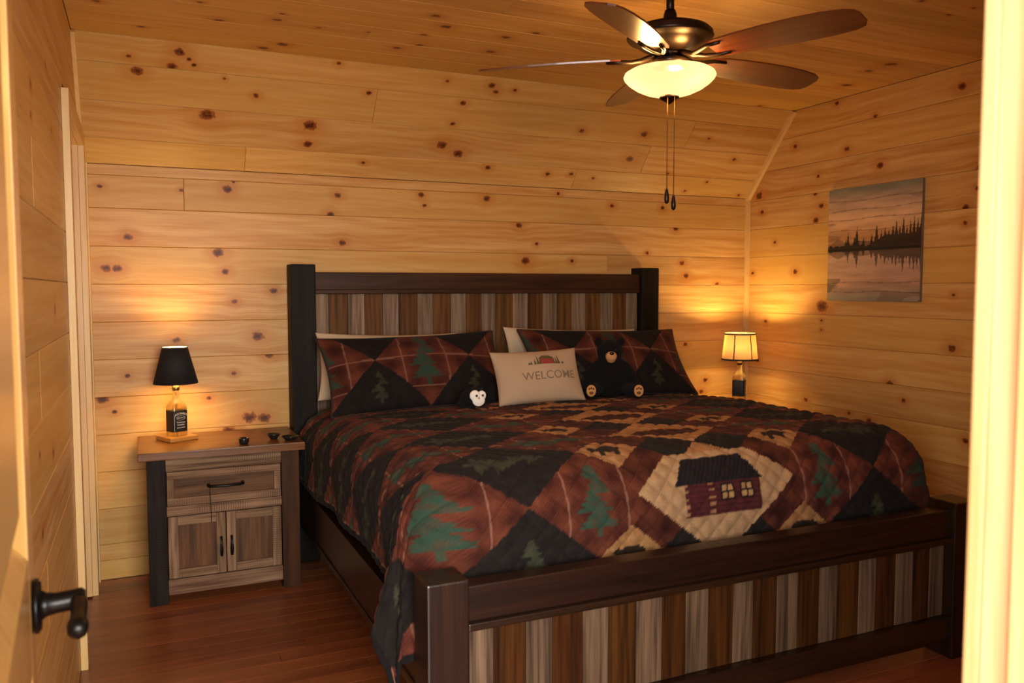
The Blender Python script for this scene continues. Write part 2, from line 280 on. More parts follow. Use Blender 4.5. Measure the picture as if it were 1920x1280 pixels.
def plank(parent, O, A, B, N, a0, a1, b0, b1, knots=(), mat='pine', t=0.016, c=0.0025, name='plank', stretch=1.25):
    """one tongue-and-groove board: tensor grid refined around its knots, chamfered edges, its own grain offset"""
    O, A, B, N = Vector(O), Vector(A), Vector(B), Vector(N); g = 0.0004
    a0 += g; a1 -= g; b0 += g; b1 -= g
    ks = [k for k in knots if a0 - .05 < k[0] < a1 + .05 and b0 - k[2] * 1.0 < k[1] < b1 + k[2] * 1.0]
    own = [k for k in ks if b0 <= k[1] <= b1 and a0 <= k[0] <= a1]
    def axis(lo, hi, cs):
        L = {lo + c, hi - c}
        for kc, r in cs:
            for m in (-3.4, -2.2, -1.4, -.8, -.3, .3, .8, 1.4, 2.2, 3.4):
                q = kc + m * r
                if lo + c * 2 < q < hi - c * 2: L.add(q)
        L = sorted(L); out = [L[0]]
        for q in L[1:]:
            if q - out[-1] > 0.0025 or q == L[-1]: out.append(q)
        return [(lo, -t), (lo, -c)] + [(q, 0.0) for q in out] + [(hi, -c), (hi, -t)]
    ca = axis(a0, a1, [(k[0], k[2] * stretch) for k in own]); cb = axis(b0, b1, [(k[1], k[2]) for k in own])
    rnd = random.random() * 30; V = []; G = []; KD = []
    for (a, da) in ca:
        for (b, db) in cb:
            V.append(O + A * a + B * b + N * min(da, db))
            kd = 8.0; wv = 0.0
            for k in own:
                ea = (a - k[0]) / (k[2] * stretch); eb = (b - k[1]) / k[2]
                kd = min(kd, math.hypot(ea, eb)); wv += k[2] * 1.1 * math.exp(-(ea / 2.6) ** 2) * math.tanh(eb) * math.exp(-abs(eb) / 4)
            G.append((a + rnd, b - wv, rnd)); KD.append(kd)
    nb = len(cb); F = [(i * nb + j, (i + 1) * nb + j, (i + 1) * nb + j + 1, i * nb + j + 1) for i in range(len(ca) - 1) for j in range(nb - 1)]
    if A.cross(B).dot(N) < 0: F = [f[::-1] for f in F]
    me = bpy.data.meshes.new(name); me.from_pydata(V, [], F); set_gu(me, G)
    k = me.attributes.new('kd', 'FLOAT', 'POINT'); k.data.foreach_set('value', KD)
    return link_mesh(name, me, M[mat], parent)
def rows(parent, O, A, B, N, amin, amax, edges, knots, joints=None, mat='pine'):
    for i in range(len(edges) - 1):
        cuts = [amin] + sorted(joints.get(i, []) if joints else []) + [amax]
        for j in range(len(cuts) - 1):
            plank(parent, O, A, B, N, cuts[j], cuts[j + 1], edges[i], edges[i + 1], knots, mat)
def structure(o, label): return tag(o, label, kind='structure')

T = 0.016
# back wall
wb = structure(box('wall_back', (XL - .1, D + T, 0), (XR + .1, D + T + .08, KNEE + .06), M['backing'], bevel=0), 'back wall of horizontal knotty pine boards behind the bed')
zb = [0, .0925, .1696] + [1.753 - PITCH * k for k in range(8, -1, -1)] + [1.905, KNEE]
rows(wb, (0, D, 0), (1, 0, 0), (0, 0, 1), (0, -1, 0), XL, XR, zb, KN_BACK, {11: [.2], 3: [2.4], 6: [2.9], 1: [1.6], 9: [2.55], 10: []})
# sloped ceiling above it
sl = Vector((0, YS - D, ZC - KNEE)); L_SL = sl.length; sl.normalize(); ns = Vector((0, -sl.z, sl.y)); ns = ns if ns.z < 0 else -ns
cs = structure(mesh('ceiling_slope', [Vector((x, D, KNEE)) - ns * T - ns * d + sl * q for d in (0, .06) for x in (XL - .05, XR + .05) for q in (-.03, L_SL + .02)], [(0, 1, 3, 2), (4, 6, 7, 5), (0, 4, 5, 1), (2, 3, 7, 6), (0, 2, 6, 4), (1, 5, 7, 3)], M['backing']), 'sloped pine board ceiling rising from the back wall')
rows(cs, (0, D, KNEE), (1, 0, 0), sl, ns, XL, XR, [0, .135, .32, .5, L_SL], KN_SLOPE, {0: [.481, 2.30], 1: [2.72], 2: [1.073, 2.95], 3: []})
# flat ceiling
ce = structure(box('ceiling', (XL - .1, YF - .15, ZC + T), (XR + .1, YS + .05, ZC + T + .06), M['backing'], bevel=0), 'flat ceiling of knotty pine boards')
ye = [YS - PITCH * k for k in range(19)] + [YF]
for i in range(len(ye) - 1):
    j = {0: [1.9], 1: [2.75], 2: [.9], 4: [2.2], 5: [1.3], 7: [2.5], 9: [1.0], 11: [2.4], 13: [1.5]}.get(i, [])
    cuts = [XL] + j + [XR]
    for q in range(len(cuts) - 1): plank(ce, (0, 0, ZC), (1, 0, 0), (0, 1, 0), (0, 0, -1), cuts[q], cuts[q + 1], ye[i + 1], ye[i], KN_CEIL)
# right wall
wr = structure(box('wall_right', (XR + T, YF - .15, 0), (XR + T + .08, D + .1, ZC + .06), M['backing'], bevel=0), 'right wall of horizontal knotty pine boards with the painting')
zr = [0, .0925, .1696] + [1.753 - PITCH * k for k in range(8, -1, -1)] + [1.93, 2.107, 2.283, ZC]
for i in range(len(zr) - 1):
    j = {3: [2.2], 5: [1.6], 7: [2.45], 9: [1.9], 10: [3.5], 12: [1.7], 4: [3.2]}.get(i, [])
    ytop = D if zr[i] < KNEE - .03 else D - (zr[i] - KNEE) / (ZC - KNEE) * (D - YS) + .02
    cuts = [YF] + j + [min(D, ytop)]
    for q in range(len(cuts) - 1): plank(wr, (XR, 0, 0), (0, 1, 0), (0, 0, 1), (-1, 0, 0), cuts[q], cuts[q + 1], zr[i], zr[i + 1], KN_RIGHT)
# left wall with a doorway near its far end
DY0, DY1, DZ = 3.345, 4.10, 2.06
wl = structure(mesh('wall_left', [(x, y, z) for x in (XL - T, XL - T - .1) for (y, z) in ((YF - .15, 0), (DY0, 0), (DY0, DZ), (DY1, DZ), (DY1, 0), (D + .1, 0), (D + .1, ZC + .06), (YF - .15, ZC + .06))],
    [(0, 1, 2, 7), (2, 3, 6, 7), (3, 4, 5, 6), (15, 10, 9, 8), (15, 14, 11, 10), (14, 13, 12, 11), (0, 8, 9, 1), (1, 9, 10, 2), (2, 10, 11, 3), (3, 11, 12, 4), (4, 12, 13, 5), (5, 13, 14, 6), (6, 14, 15, 7), (7, 15, 8, 0)], M['backing']), 'left wall of horizontal knotty pine boards with a doorway')
zl = zr
for i in range(len(zl) - 1):
    b0, b1 = zl[i], zl[i + 1]
    if b0 < DZ - .02:
        segs = [(YF, 1.75 if i % 3 == 0 else 2.35 if i % 3 == 1 else DY0), (1.75 if i % 3 == 0 else 2.35, DY0), (DY1, D)]
        if i % 3 == 2: segs = [(YF, DY0), (DY1, D)]
    else:
        y_end = D - max(0, (b0 - KNEE)) / (ZC - KNEE) * (D - YS) + .02
        segs = [(YF, min(D, y_end))]
    for (a0, a1) in segs:
        z1 = min(b1, DZ) if (b0 < DZ < b1 and False) else b1
        plank(wl, (XL, 0, 0), (0, 1, 0), (0, 0, 1), (1, 0, 0), a0, a1, b0, z1, KN_LEFT)
# front wall (entry wall) around the camera's doorway
OX0, OX1, OZ = -0.10, 0.7645, 2.06
wf = structure(mesh('wall_front', [(x, y, z) for y in (YF, YF - .13) for (x, z) in ((XL - .1, 0), (OX0, 0), (OX0, OZ), (OX1, OZ), (OX1, 0), (XR + .1, 0), (XR + .1, ZC + .06), (XL - .1, ZC + .06))],
    [(0, 1, 2, 7), (2, 3, 6, 7), (3, 4, 5, 6), (15, 10, 9, 8), (15, 14, 11, 10), (14, 13, 12, 11), (0, 8, 9, 1), (1, 9, 10, 2), (2, 10, 11, 3), (3, 11, 12, 4), (4, 12, 13, 5), (5, 13, 14, 6), (6, 14, 15, 7), (7, 15, 8, 0)], M['trim'], axis=0), 'entry wall around the open bedroom doorway')
# floor
fl = structure(box('floor', (-2.0, -3.6, -.06), (XR + .2, D + .2, -.008), M['floor'], bevel=0, axis=0), 'reddish brown laminate floor of narrow strips')
yy = D
while yy > -.4:
    x = XL - random.random() * .9 if yy > YF else -.9 - random.random() * .8
    end = XR if yy > YF else 1.3
    while x < end:
        ln = random.uniform(.9, 1.7)
        a0, a1 = max(x, XL if yy > YF else -1.0), min(x + ln, end)
        if a1 - a0 > .05: plank(fl, (0, 0, 0), (1, 0, 0), (0, 1, 0), (0, 0, 1), a0, a1, yy - .088, yy, mat='floor', t=.008, c=.0008, name='floor_board')
        x += ln
    yy -= .088

# trims
def strip(name, lo, hi, axis, label=None, parent=None, mat='trim', bevel=.002):
    o = box(name, lo, hi, M[mat], parent, axis=axis, bevel=bevel)
    if parent is None: structure(o, label)
    return o
tc = strip('trim_1', (XR - .024, D - .024, 0), (XR, D, KNEE + .004), 2, 'pine corner strip between back and right walls')
q0, q1 = Vector((0, D, KNEE)), Vector((0, YS, ZC))
sv = []
for x in (XR - .026, XR):
    for p, o_ in ((q0, -.012), (q1, 0.0)):
        for nn in (0, .024): sv.append(Vector((x, p.y, p.z)) + ns * nn + sl * o_)
structure(mesh('trim_2', sv, [(0, 1, 3, 2), (4, 6, 7, 5), (0, 4, 5, 1), (2, 3, 7, 6), (0, 2, 6, 4), (1, 5, 7, 3)], M['trim'], axis=1), 'pine strip climbing the slope beside the right wall')
strip('trim_3', (XL, D - .03, 0), (XL + .026, D, KNEE), 2, 'pine corner strip between left and back walls')
sv = []
for x in (XL, XL + .016):
    for p, o_ in ((q0, -.012), (q1, 0.0)):
        for nn in (0, .02): sv.append(Vector((x, p.y, p.z)) + ns * nn + sl * o_)
structure(mesh('trim_4', sv, [(0, 1, 3, 2), (4, 6, 7, 5), (0, 4, 5, 1), (2, 3, 7, 6), (0, 2, 6, 4), (1, 5, 7, 3)], M['trim'], axis=1), 'pine strip climbing the slope beside the left wall')
# left doorway: casing, jambs and a closed door
d1 = empty('door_1', (XL - .05, DY0, 0), 'closed pine door with casing in the left wall', None); d1['kind'] = 'structure'
box('casing', (XL + .0005, 3.285, 0), (XL + .0245, 3.35, 2.072), M['trim'], d1, 2, .002)
box('casing', (XL + .0005, 4.085, 0), (XL + .0245, 4.17, 2.06), M['trim'], d1, 2, .002)
box('head_casing', (XL + .0005, 3.35, 2.0), (XL + .0245, 4.085, 2.072), M['trim'], d1, 1, .002)
box('jamb', (XL - .11, DY1 - .018, 0), (XL, DY1 - .0005, DZ - .06), M['trim'], d1, 2, .001)
box('jamb', (XL - .11, DY0 + .0005, 0), (XL, DY0 + .018, DZ - .06), M['trim'], d1, 2, .001)
box('head_jamb', (XL - .11, DY0 + .001, DZ - .06), (XL, DY1 - .001, DZ - .001), M['trim'], d1, 1, .001)
box('door_slab', (XL - .075, DY0 + .02, .01), (XL - .035, DY1 - .02, DZ - .063), M['door'], d1, 2, .003)

# entry doorway: jamb and casings round the opening
ed = empty('trim_5', (OX1, YF, 0), 'pine jamb and casing of the entry doorway, toned as if daylit', None); ed['kind'] = 'structure'
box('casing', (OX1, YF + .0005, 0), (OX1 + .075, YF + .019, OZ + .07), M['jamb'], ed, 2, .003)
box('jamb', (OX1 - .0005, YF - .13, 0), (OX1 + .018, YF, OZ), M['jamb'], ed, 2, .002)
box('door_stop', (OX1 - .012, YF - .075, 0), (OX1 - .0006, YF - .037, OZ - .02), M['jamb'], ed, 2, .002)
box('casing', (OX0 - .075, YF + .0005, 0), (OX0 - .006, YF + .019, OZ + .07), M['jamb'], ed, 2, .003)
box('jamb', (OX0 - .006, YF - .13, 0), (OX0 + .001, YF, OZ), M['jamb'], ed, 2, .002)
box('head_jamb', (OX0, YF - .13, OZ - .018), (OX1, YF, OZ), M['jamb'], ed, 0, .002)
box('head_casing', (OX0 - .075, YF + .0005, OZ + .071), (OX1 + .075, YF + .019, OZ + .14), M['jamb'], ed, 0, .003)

# open entry door standing against the left wall, panels and lever
DW, DTH = .80, .035
ang = math.atan2(.067, 1.0)          # leans 3.8 degrees past square
d2 = empty('door_2', (-.150 + .067 * DW - .004, 1.365 - DW, 0), 'open varnished pine panel door with black lever at the left', None, rotz=ang); d2['kind'] = 'structure'
ROOT[d2.name] = Vector()             # children in the door's own frame: +y along the leaf, +x the room face
def leaf(name, y0, y1, z0, z1, axis, x0=-DTH, x1=0.0): return box(name, (x0, y0, z0), (x1, y1, z1), M['door'], d2, axis, .004, local=True)
leaf('stile', DW - .125, DW, .01, 2.03, 2); leaf('stile', 0, .125, .01, 2.03, 2)
leaf('rail', .125, DW - .125, .01, .24, 1); leaf('rail', .125, DW - .125, .86, 1.02, 1); leaf('rail', .125, DW - .125, 1.91, 2.03, 1)
for (z0, z1) in ((.24, .86), (1.02, 1.91)):
    y0, y1 = .125, DW - .125; V = []
    for xx, m in ((0.0 - .002, 0), (-.016, .022), (-.016, .03), (-.004, .075)):
        V += [(xx, y0 + m, z0 + m), (xx, y1 - m, z0 + m), (xx, y1 - m, z1 - m), (xx, y0 + m, z1 - m)]
    F = [(r * 4 + k, r * 4 + (k + 1) % 4, r * 4 + 4 + (k + 1) % 4, r * 4 + 4 + k) for r in range(3) for k in range(4)] + [(12, 13, 14, 15)]
    nv = len(V); V += [(-DTH + .006, y0, z0), (-DTH + .006, y1, z0), (-DTH + .006, y1, z1), (-DTH + .006, y0, z1)]
    F += [(nv + 3, nv + 2, nv + 1, nv)] + [(k, (k + 1) % 4, nv + (k + 1) % 4, nv + k)[::-1] for k in range(4)]
    mesh('panel', V, F, M['door'], d2, axis=2, local=True)
hy, hz = DW - .068, .935
bm = bmesh.new(); bmesh.ops.create_cone(bm, cap_ends=True, segments=40, radius1=.039, radius2=.036, depth=.011, matrix=Matrix.Translation((.0055, hy, hz)) @ Matrix.Rotation(math.pi / 2, 4, 'Y'))
bmesh.ops.bevel(bm, geom=[e for e in bm.edges if e.is_manifold and len(e.link_faces) == 2 and e.calc_face_angle(0) > 1], offset=.003, segments=2, affect='EDGES')
rose = bm_obj('rosette', bm, M['black_metal'], d2, True, local=True)
hd = tube('lever', [(.010, hy, hz), (.018, hy, hz), (.03, hy, hz), (.05, hy, hz + .001), (.062, hy, hz + .002), (.0665, hy, hz + .002)], [.021, .0165, .0145, .0145, .0145, .010], M['black_metal'], d2, 20, local=True)
tube('lever_arm', [(.056, hy, hz + .001), (.057, hy - .02, hz), (.057, hy - .045, hz - .002), (.056, hy - .065, hz - .005), (.055, hy - .085, hz - .007), (.055, hy - .098, hz - .008), (.055, hy - .104, hz - .008)], [.011, .0115, .0105, .0105, .0135, .0125, .006], M['black_metal'], hd, 16, local=True)

# ------------------------------------------------------------------ bed frame
BX0, BX1, PS = .673, 2.826, .121
HY, FY = 4.1555, 2.0553           # front faces of head and foot posts
bed = empty('king_bed', (1.75, 3.1, 0), 'dark wooden king bed frame with striped slat headboard and footboard', 'bed')
def post(x0, y0, z): 
    return box('post', (x0, y0, 0), (x0 + PS, y0 + PS, z), M['dark'] if y0 < 3 else M['black_wood'], bed, 2, .006)
post(BX0, HY, 1.4986); post(BX1 - PS, HY, 1.4986); post(BX0, FY, .586); post(BX1 - PS, FY, .586)
def bar(name, lo, hi, axis=0, mat='dark', bevel=.004): return box(name, lo, hi, M[mat], bed, axis, bevel)
bar('top_rail', (BX0 + PS, HY + .025, 1.372), (BX1 - PS, HY + .085, 1.461), mat='head_rail')
bar('moulding', (BX0 + PS, HY + .018, 1.352), (BX1 - PS, HY + .092, 1.372), mat='head_rail')
bar('bottom_rail', (BX0 + PS, HY + .025, .25), (BX1 - PS, HY + .085, .37))
he = [BX0 + PS + .002, .866, .964, 1.05, 1.146, 1.232, 1.334, 1.42, 1.52, 1.609, 1.7, 1.786, 1.889, 1.981, 2.075, 2.165, 2.26, 2.35, 2.448, 2.535, 2.625, BX1 - PS - .002]
for i in range(len(he) - 1):
    bar('slat', (he[i] + .001, HY + .044 + random.uniform(0, .004), .371), (he[i + 1] - .001, HY + .066, 1.351), 2, 'head_grey' if i % 2 == 0 else 'head_slat', .002)
bar('top_rail', (BX0 + PS, FY + .022, .458), (BX1 - PS, FY + .088, .558))
bar('moulding', (BX0 + PS, FY + .006, .436), (BX1 - PS, FY + .10, .458))
bar('bottom_rail', (BX0 + PS, FY + .014, .065), (BX1 - PS, FY + .096, .155))
fe = [BX0 + PS + .002, .882, .982, 1.068, 1.169, 1.257, 1.355, 1.449, 1.539, 1.628, 1.726, 1.809, 1.906, 1.998, 2.093, 2.174, 2.274, 2.356, 2.456, 2.545, 2.625, BX1 - PS - .002]
for i in range(len(fe) - 1):
    bar('slat', (fe[i] + .001, FY + .04 + random.uniform(0, .004), .156), (fe[i + 1] - .001, FY + .066, .435), 2, 'grey_slat' if i % 2 == 0 else 'brown_slat', .002)
for x0 in (BX0 + .022, BX1 - .062):
    bar('side_rail', (x0, FY + PS, .21), (x0 + .04, HY, .415), 1)
    bar('side_ledge', (x0 - .008 if x0 < 1 else x0 + .04, FY + PS, .21), (x0 if x0 < 1 else x0 + .048, HY, .235), 1)
bxs = box('box_spring', (.76, 2.20, .30), (2.74, 4.14, .52), M['boxspring'], bevel=.03); tag(bxs, 'black box spring showing under the quilt hem above the side rail', 'box spring')
mat_ = box('mattress', (.765, 2.27, .5205), (2.735, 4.13, .775), M['mattress'], bevel=.07); tag(mat_, 'thick king mattress hidden beneath the patchwork quilt', 'mattress')

# ------------------------------------------------------------------ patchwork pattern
def lin(*c): return np.array(srgb(*c)[:3])
C_RUST, C_RUST2, C_DARK, C_DARK2, C_TAN, C_TAN2, C_GREEN, C_OLIVE, C_LINE = lin(74, 34, 28), lin(108, 57, 40), lin(23, 19, 19), lin(34, 29, 27), lin(158, 116, 76), lin(136, 94, 58), lin(44, 66, 53), lin(56, 58, 42), lin(142, 100, 84)
def hsh(a, b, k=0.0): return np.modf(np.abs(np.sin(a * 12.9898 + b * 78.233 + k) * 43758.5453))[0]
def vnoise(x, y):
    xi, yi = np.floor(x), np.floor(y); xf, yf = x - xi, y - yi; xf = xf * xf * (3 - 2 * xf); yf = yf * yf * (3 - 2 * yf)
    return (hsh(xi, yi) * (1 - xf) + hsh(xi + 1, yi) * xf) * (1 - yf) + (hsh(xi, yi + 1) * (1 - xf) + hsh(xi + 1, yi + 1) * xf) * yf
def tree_mask(p, q, Ht):
    """p across, q along; a ragged fir standing from q = -Ht/2 to Ht/2"""
    t = (q + Ht / 2) / Ht; tiers = 4.0; k = np.floor(np.clip(t - .12, 0, .999) / .88 * tiers); fr = np.clip(t - .12, 0, .88) / .88 * tiers - k
    wv = (.40 - k * .075) * Ht * (1 - fr * .72) * (1 + .18 * np.sin(q * 260))
    body = (t > .12) & (t < 1) & (np.abs(p + .015 * np.sin(k * 2.1)) < wv * .62)
    return body | ((t > 0) & (t <= .14) & (np.abs(p) < .03 * Ht))
def blend(col, mask, c, a=1.0): 
    m = (mask.astype(float) * a)[:, None] if not isinstance(a, np.ndarray) else (mask.astype(float) * a)[:, None]
    return col * (1 - m) + c * m
def rust(u, w):
    n = vnoise(u * 26, w * 26) * .6 + vnoise(u * 70 + 9, w * 70) * .4
    pl = .5 + .3 * np.sin(u * 2 * math.pi / .118 + .6) + .3 * np.sin(w * 2 * math.pi / .118); fw_ = .5 + .5 * np.sin(u * 2 * math.pi / .0155) * np.sin(w * 2 * math.pi / .0155); f = np.clip(n * .5 + pl * .55 + fw_ * .22 - .22, 0, 1)[:, None]
    return C_RUST * .55 * (1 - f) + C_RUST2 * f
def dark(u, w):
    n = (vnoise(u * 60, w * 60) * .6 + vnoise(u * 20, w * 20) * .4)[:, None]; return C_DARK * (1 - n) + C_DARK2 * n
def tan(u, w):
    n = (vnoise(u * 50 + 3, w * 50))[:, None]; return C_TAN * (1 - n) + C_TAN2 * n
def pattern(u, w, A_=.235, front=-.30, allfwd=False, dsh=.02):
    """on-point patchwork; u across from the bed centre, w along towards the head from the first canoe block"""
    i = np.round((u + w) / (2 * A_)); j = np.round((u - w) / (2 * A_)); c = i + j; r = i - j
    du, dw = u - A_ * c, w - A_ * r; ac = np.abs(c); sg = np.sign(c)
    col = rust(u, w)
    plaid = (np.abs(np.abs(du) - .45 * A_) < .0036) | (np.abs(dw - .02 * A_) < .0036) | ((np.abs(dw + .64 * A_) < .003))
    isr = (ac >= 2) & (np.mod(ac, 2) == 0); col = blend(col, isr & plaid, C_LINE, .62)
    fr = (A_ * r < front) | allfwd
    pq = np.where(fr, du, dw); qq = np.where(fr, dw, -sg * du)
    tm = tree_mask(pq, qq, 1.25 * A_); tv = (.6 + .5 * vnoise(u * 45, w * 45))
    col = blend(col, isr & tm, C_GREEN, np.clip(tv, 0, 1))
    isd = (ac >= 3) & (np.mod(ac, 2) == 1); cd = dark(u, w); m = isd[:, None]; col = np.where(m, cd, col)
    tm2 = tree_mask(pq, qq + dsh, (1.15 if dsh > 0 else .62) * A_); col = blend(col, isd & tm2, C_OLIVE, np.clip(tv * .9, 0, 1))
    # four-patches
    f4 = ac == 1; oi = (du * sg) 
    ii = np.where(np.abs(oi) >= np.abs(dw), np.where(oi > 0, 1, 2), 3)
    col = np.where((f4 & (ii == 2))[:, None], dark(u, w) * 1.15, col)
    col = np.where((f4 & (ii == 3))[:, None], rust(u + .3, w) * .72, col)
    col = np.where((f4 & (ii == 1))[:, None], tan(u, w), col)
    bx_, by_ = (oi - .5 * A_) / A_, dw / A_
    an = ((bx_ / .21) ** 2 + ((by_ - .02) / .12) ** 2 < 1) | (((bx_ - .2) / .085) ** 2 + ((by_ - .04) / .075) ** 2 < 1) | ((np.abs(np.abs(bx_) - .12) < .045) & (by_ < 0) & (by_ > -.19))
    col = blend(col, f4 & (ii == 1) & an, C_DARK, .95)
    # canoes
    f0 = ac == 0; col = np.where(f0[:, None], tan(u, w), col)
    lens = np.abs(dw + .1 * A_) < .30 * A_ * np.sqrt(np.clip(1 - (du / (.62 * A_)) ** 2, 0, 1)); lens &= f0
    col = np.where(lens[:, None], rust(u * 1.7, w * 1.7) * .55, col)
    # cabin block at the foot
    cu, cw = u, w + .47; hx = (np.abs(cu) + np.abs(cw) < 1.36 * A_) & (cw < .66 * A_) & (cw > -1.05 * A_)
    col = np.where(hx[:, None], lin(164, 130, 94) * (.8 + .3 * vnoise(u * 40, w * 40))[:, None], col)
    bod = hx & (np.abs(cu - .01) < .66 * A_) & (cw > -.55 * A_) & (cw < .12 * A_); lg = .6 + .4 * np.sin(cw * 2 * math.pi / .022)
    col = np.where(bod[:, None], lin(70, 32, 33) * (.7 + .5 * lg)[:, None], col)
    ends = bod & ((np.abs(cu + .62 * A_) < .07 * A_) | (np.abs(cu + .16 * A_) < .06 * A_)) & (np.sin(cw * 2 * math.pi / .03) > .2); col = blend(col, ends, lin(150, 108, 76), .9)
    rf = hx & (cw > .02 * A_) & (cw < .52 * A_) & (cu > -.50 * A_ - (.52 * A_ - cw) * .5) & (cu < .52 * A_ + (.52 * A_ - cw) * .55)
    col = np.where(rf[:, None], lin(29, 25, 28) * (.7 + .7 * (np.sin((cu - cw * .5) * 2 * math.pi / .018) * .5 + .5))[:, None], col)
    for wx in (.12, .46):
        dx, dy = cu - wx * A_, cw + .16 * A_; win = hx & (np.abs(dx) < .12 * A_) & (np.abs(dy) < .15 * A_)
        col = blend(col, win, lin(24, 18, 18), .95); g_ = win & (np.abs(dx) < .09 * A_) & (np.abs(dy) < .11 * A_) & (np.abs(dx) > .012 * A_) & (np.abs(dy) > .015 * A_); col = blend(col, g_, lin(164, 128, 86), .95)
    return col
def set_col(me, col):
    a = me.color_attributes.new('Col', 'FLOAT_COLOR', 'POINT'); rgba = np.ones((len(col), 4), np.float32); rgba[:, :3] = np.clip(col, 0, 1); a.data.foreach_set('color', rgba.ravel())

# ------------------------------------------------------------------ quilt draped over the bed
def quilt():
    cx = 1.7496; xl, xr, yf, yh, z0 = .865, 2.635, 2.40, 4.06, .832
    du_m, dv_m, st = .445, .60, .0062
    U = np.arange(xl - du_m, xr + du_m + st / 2, st); V = np.arange(yf - dv_m, yh + st / 2, st)
    uu, vv = np.meshgrid(U, V, indexing='ij'); nu, nv = uu.shape; u, v = uu.ravel(), vv.ravel()
    left = u < cx; du = np.where(left, np.maximum(0, xl - u), np.maximum(0, u - xr)); dv = np.maximum(0, yf - v)
    e = np.hypot(du, dv); t = np.where(e > 1e-9, np.arctan2(dv, du) / (math.pi / 2), 0)
    phi = np.interp(t, [0, .25, .55, .78, .9, 1], np.radians([0, 10, 20, 34, 62, 90]))
    R = .185 * (1 - t) + .205 * t; arc = R * math.pi / 2; th = np.minimum(e, arc) / R; ex = np.maximum(0, e - arc)
    win = np.sin(np.clip(t, 0, 1) * math.pi) ** 1.2
    flare = .05 * (1 - t) + .24 * win; wav = .035 * np.sin(t * 17 + .6) * win * np.clip(ex / .25, 0, 1)
    hz = R * np.sin(th) + flare * ex + wav; dr = R * (1 - np.cos(th)) + ex * np.sqrt(1 - flare ** 2)
    px = np.clip(u, xl, xr) + np.where(left, -1, 1) * hz * np.cos(phi); py = np.maximum(v, yf) - hz * np.sin(phi) - win * np.clip(ex / .5, 0, 1) * .12
    rip = .010 * np.sin(v * 9.0 + 1.3 * np.sin(v * 4)) * np.clip(ex / .15, 0, 1) * (1 - t); px += np.where(left, -1, 1) * rip
    hd_ = np.clip((v - 3.1) / .9, 0, 1); pz = z0 - .045 * hd_ * hd_ * (3 - 2 * hd_) - dr + .012 * (1 - ((np.clip(u, xl, xr) - cx) / .9) ** 2) + .005 * (vnoise(u * 4, v * 4) - .5) + .004 * (vnoise(u * 11, v * 11) - .5)
    P_ = np.stack([px, py, pz], 1).reshape(nu, nv, 3)
    gu_, gv_ = np.gradient(P_, axis=0), np.gradient(P_, axis=1); N_ = np.cross(gu_, gv_); N_ /= np.linalg.norm(N_, axis=2, keepdims=True) + 1e-12
    d_ = .072; a_, b_ = (uu + vv) / d_ * math.pi, (uu - vv) / d_ * math.pi
    puff = .0080 * (np.minimum(np.abs(np.sin(a_)), np.abs(np.sin(b_)))) ** .55
    P_ = P_ + N_ * puff[:, :, None]
    idx = np.arange(nu * nv).reshape(nu, nv); F = np.stack([idx[:-1, :-1], idx[1:, :-1], idx[1:, 1:], idx[:-1, 1:]], -1).reshape(-1, 4)
    me = bpy.data.meshes.new('patchwork_quilt'); me.vertices.add(nu * nv); me.vertices.foreach_set('co', P_.reshape(-1).astype(np.float32))
    me.loops.add(F.size); me.loops.foreach_set('vertex_index', F.reshape(-1).astype(np.int32)); me.polygons.add(len(F)); me.polygons.foreach_set('loop_start', np.arange(0, F.size, 4, dtype=np.int32)); me.update(calc_edges=True); me.validate()
    col = pattern(u - cx, (v - 2.54) * (.235 / .1875))
    seam = (np.minimum(np.abs(np.sin(a_)), np.abs(np.sin(b_))).ravel() < .06); col = blend(col, seam, np.zeros(3), .25)
    hem = (u < U[0] + .02) | (u > U[-1] - .02) | (v < V[0] + .02); col = blend(col, hem, C_DARK, 1.0)
    set_col(me, col)
    o = link_mesh('patchwork_quilt', me, M['quilt'], None, True); sm = o.modifiers.new('thickness', 'SOLIDIFY'); sm.thickness = .006; sm.offset = -1
    return tag(o, 'rust and black patchwork lodge quilt with trees, bears and a cabin on the bed', 'quilt')
quilt()

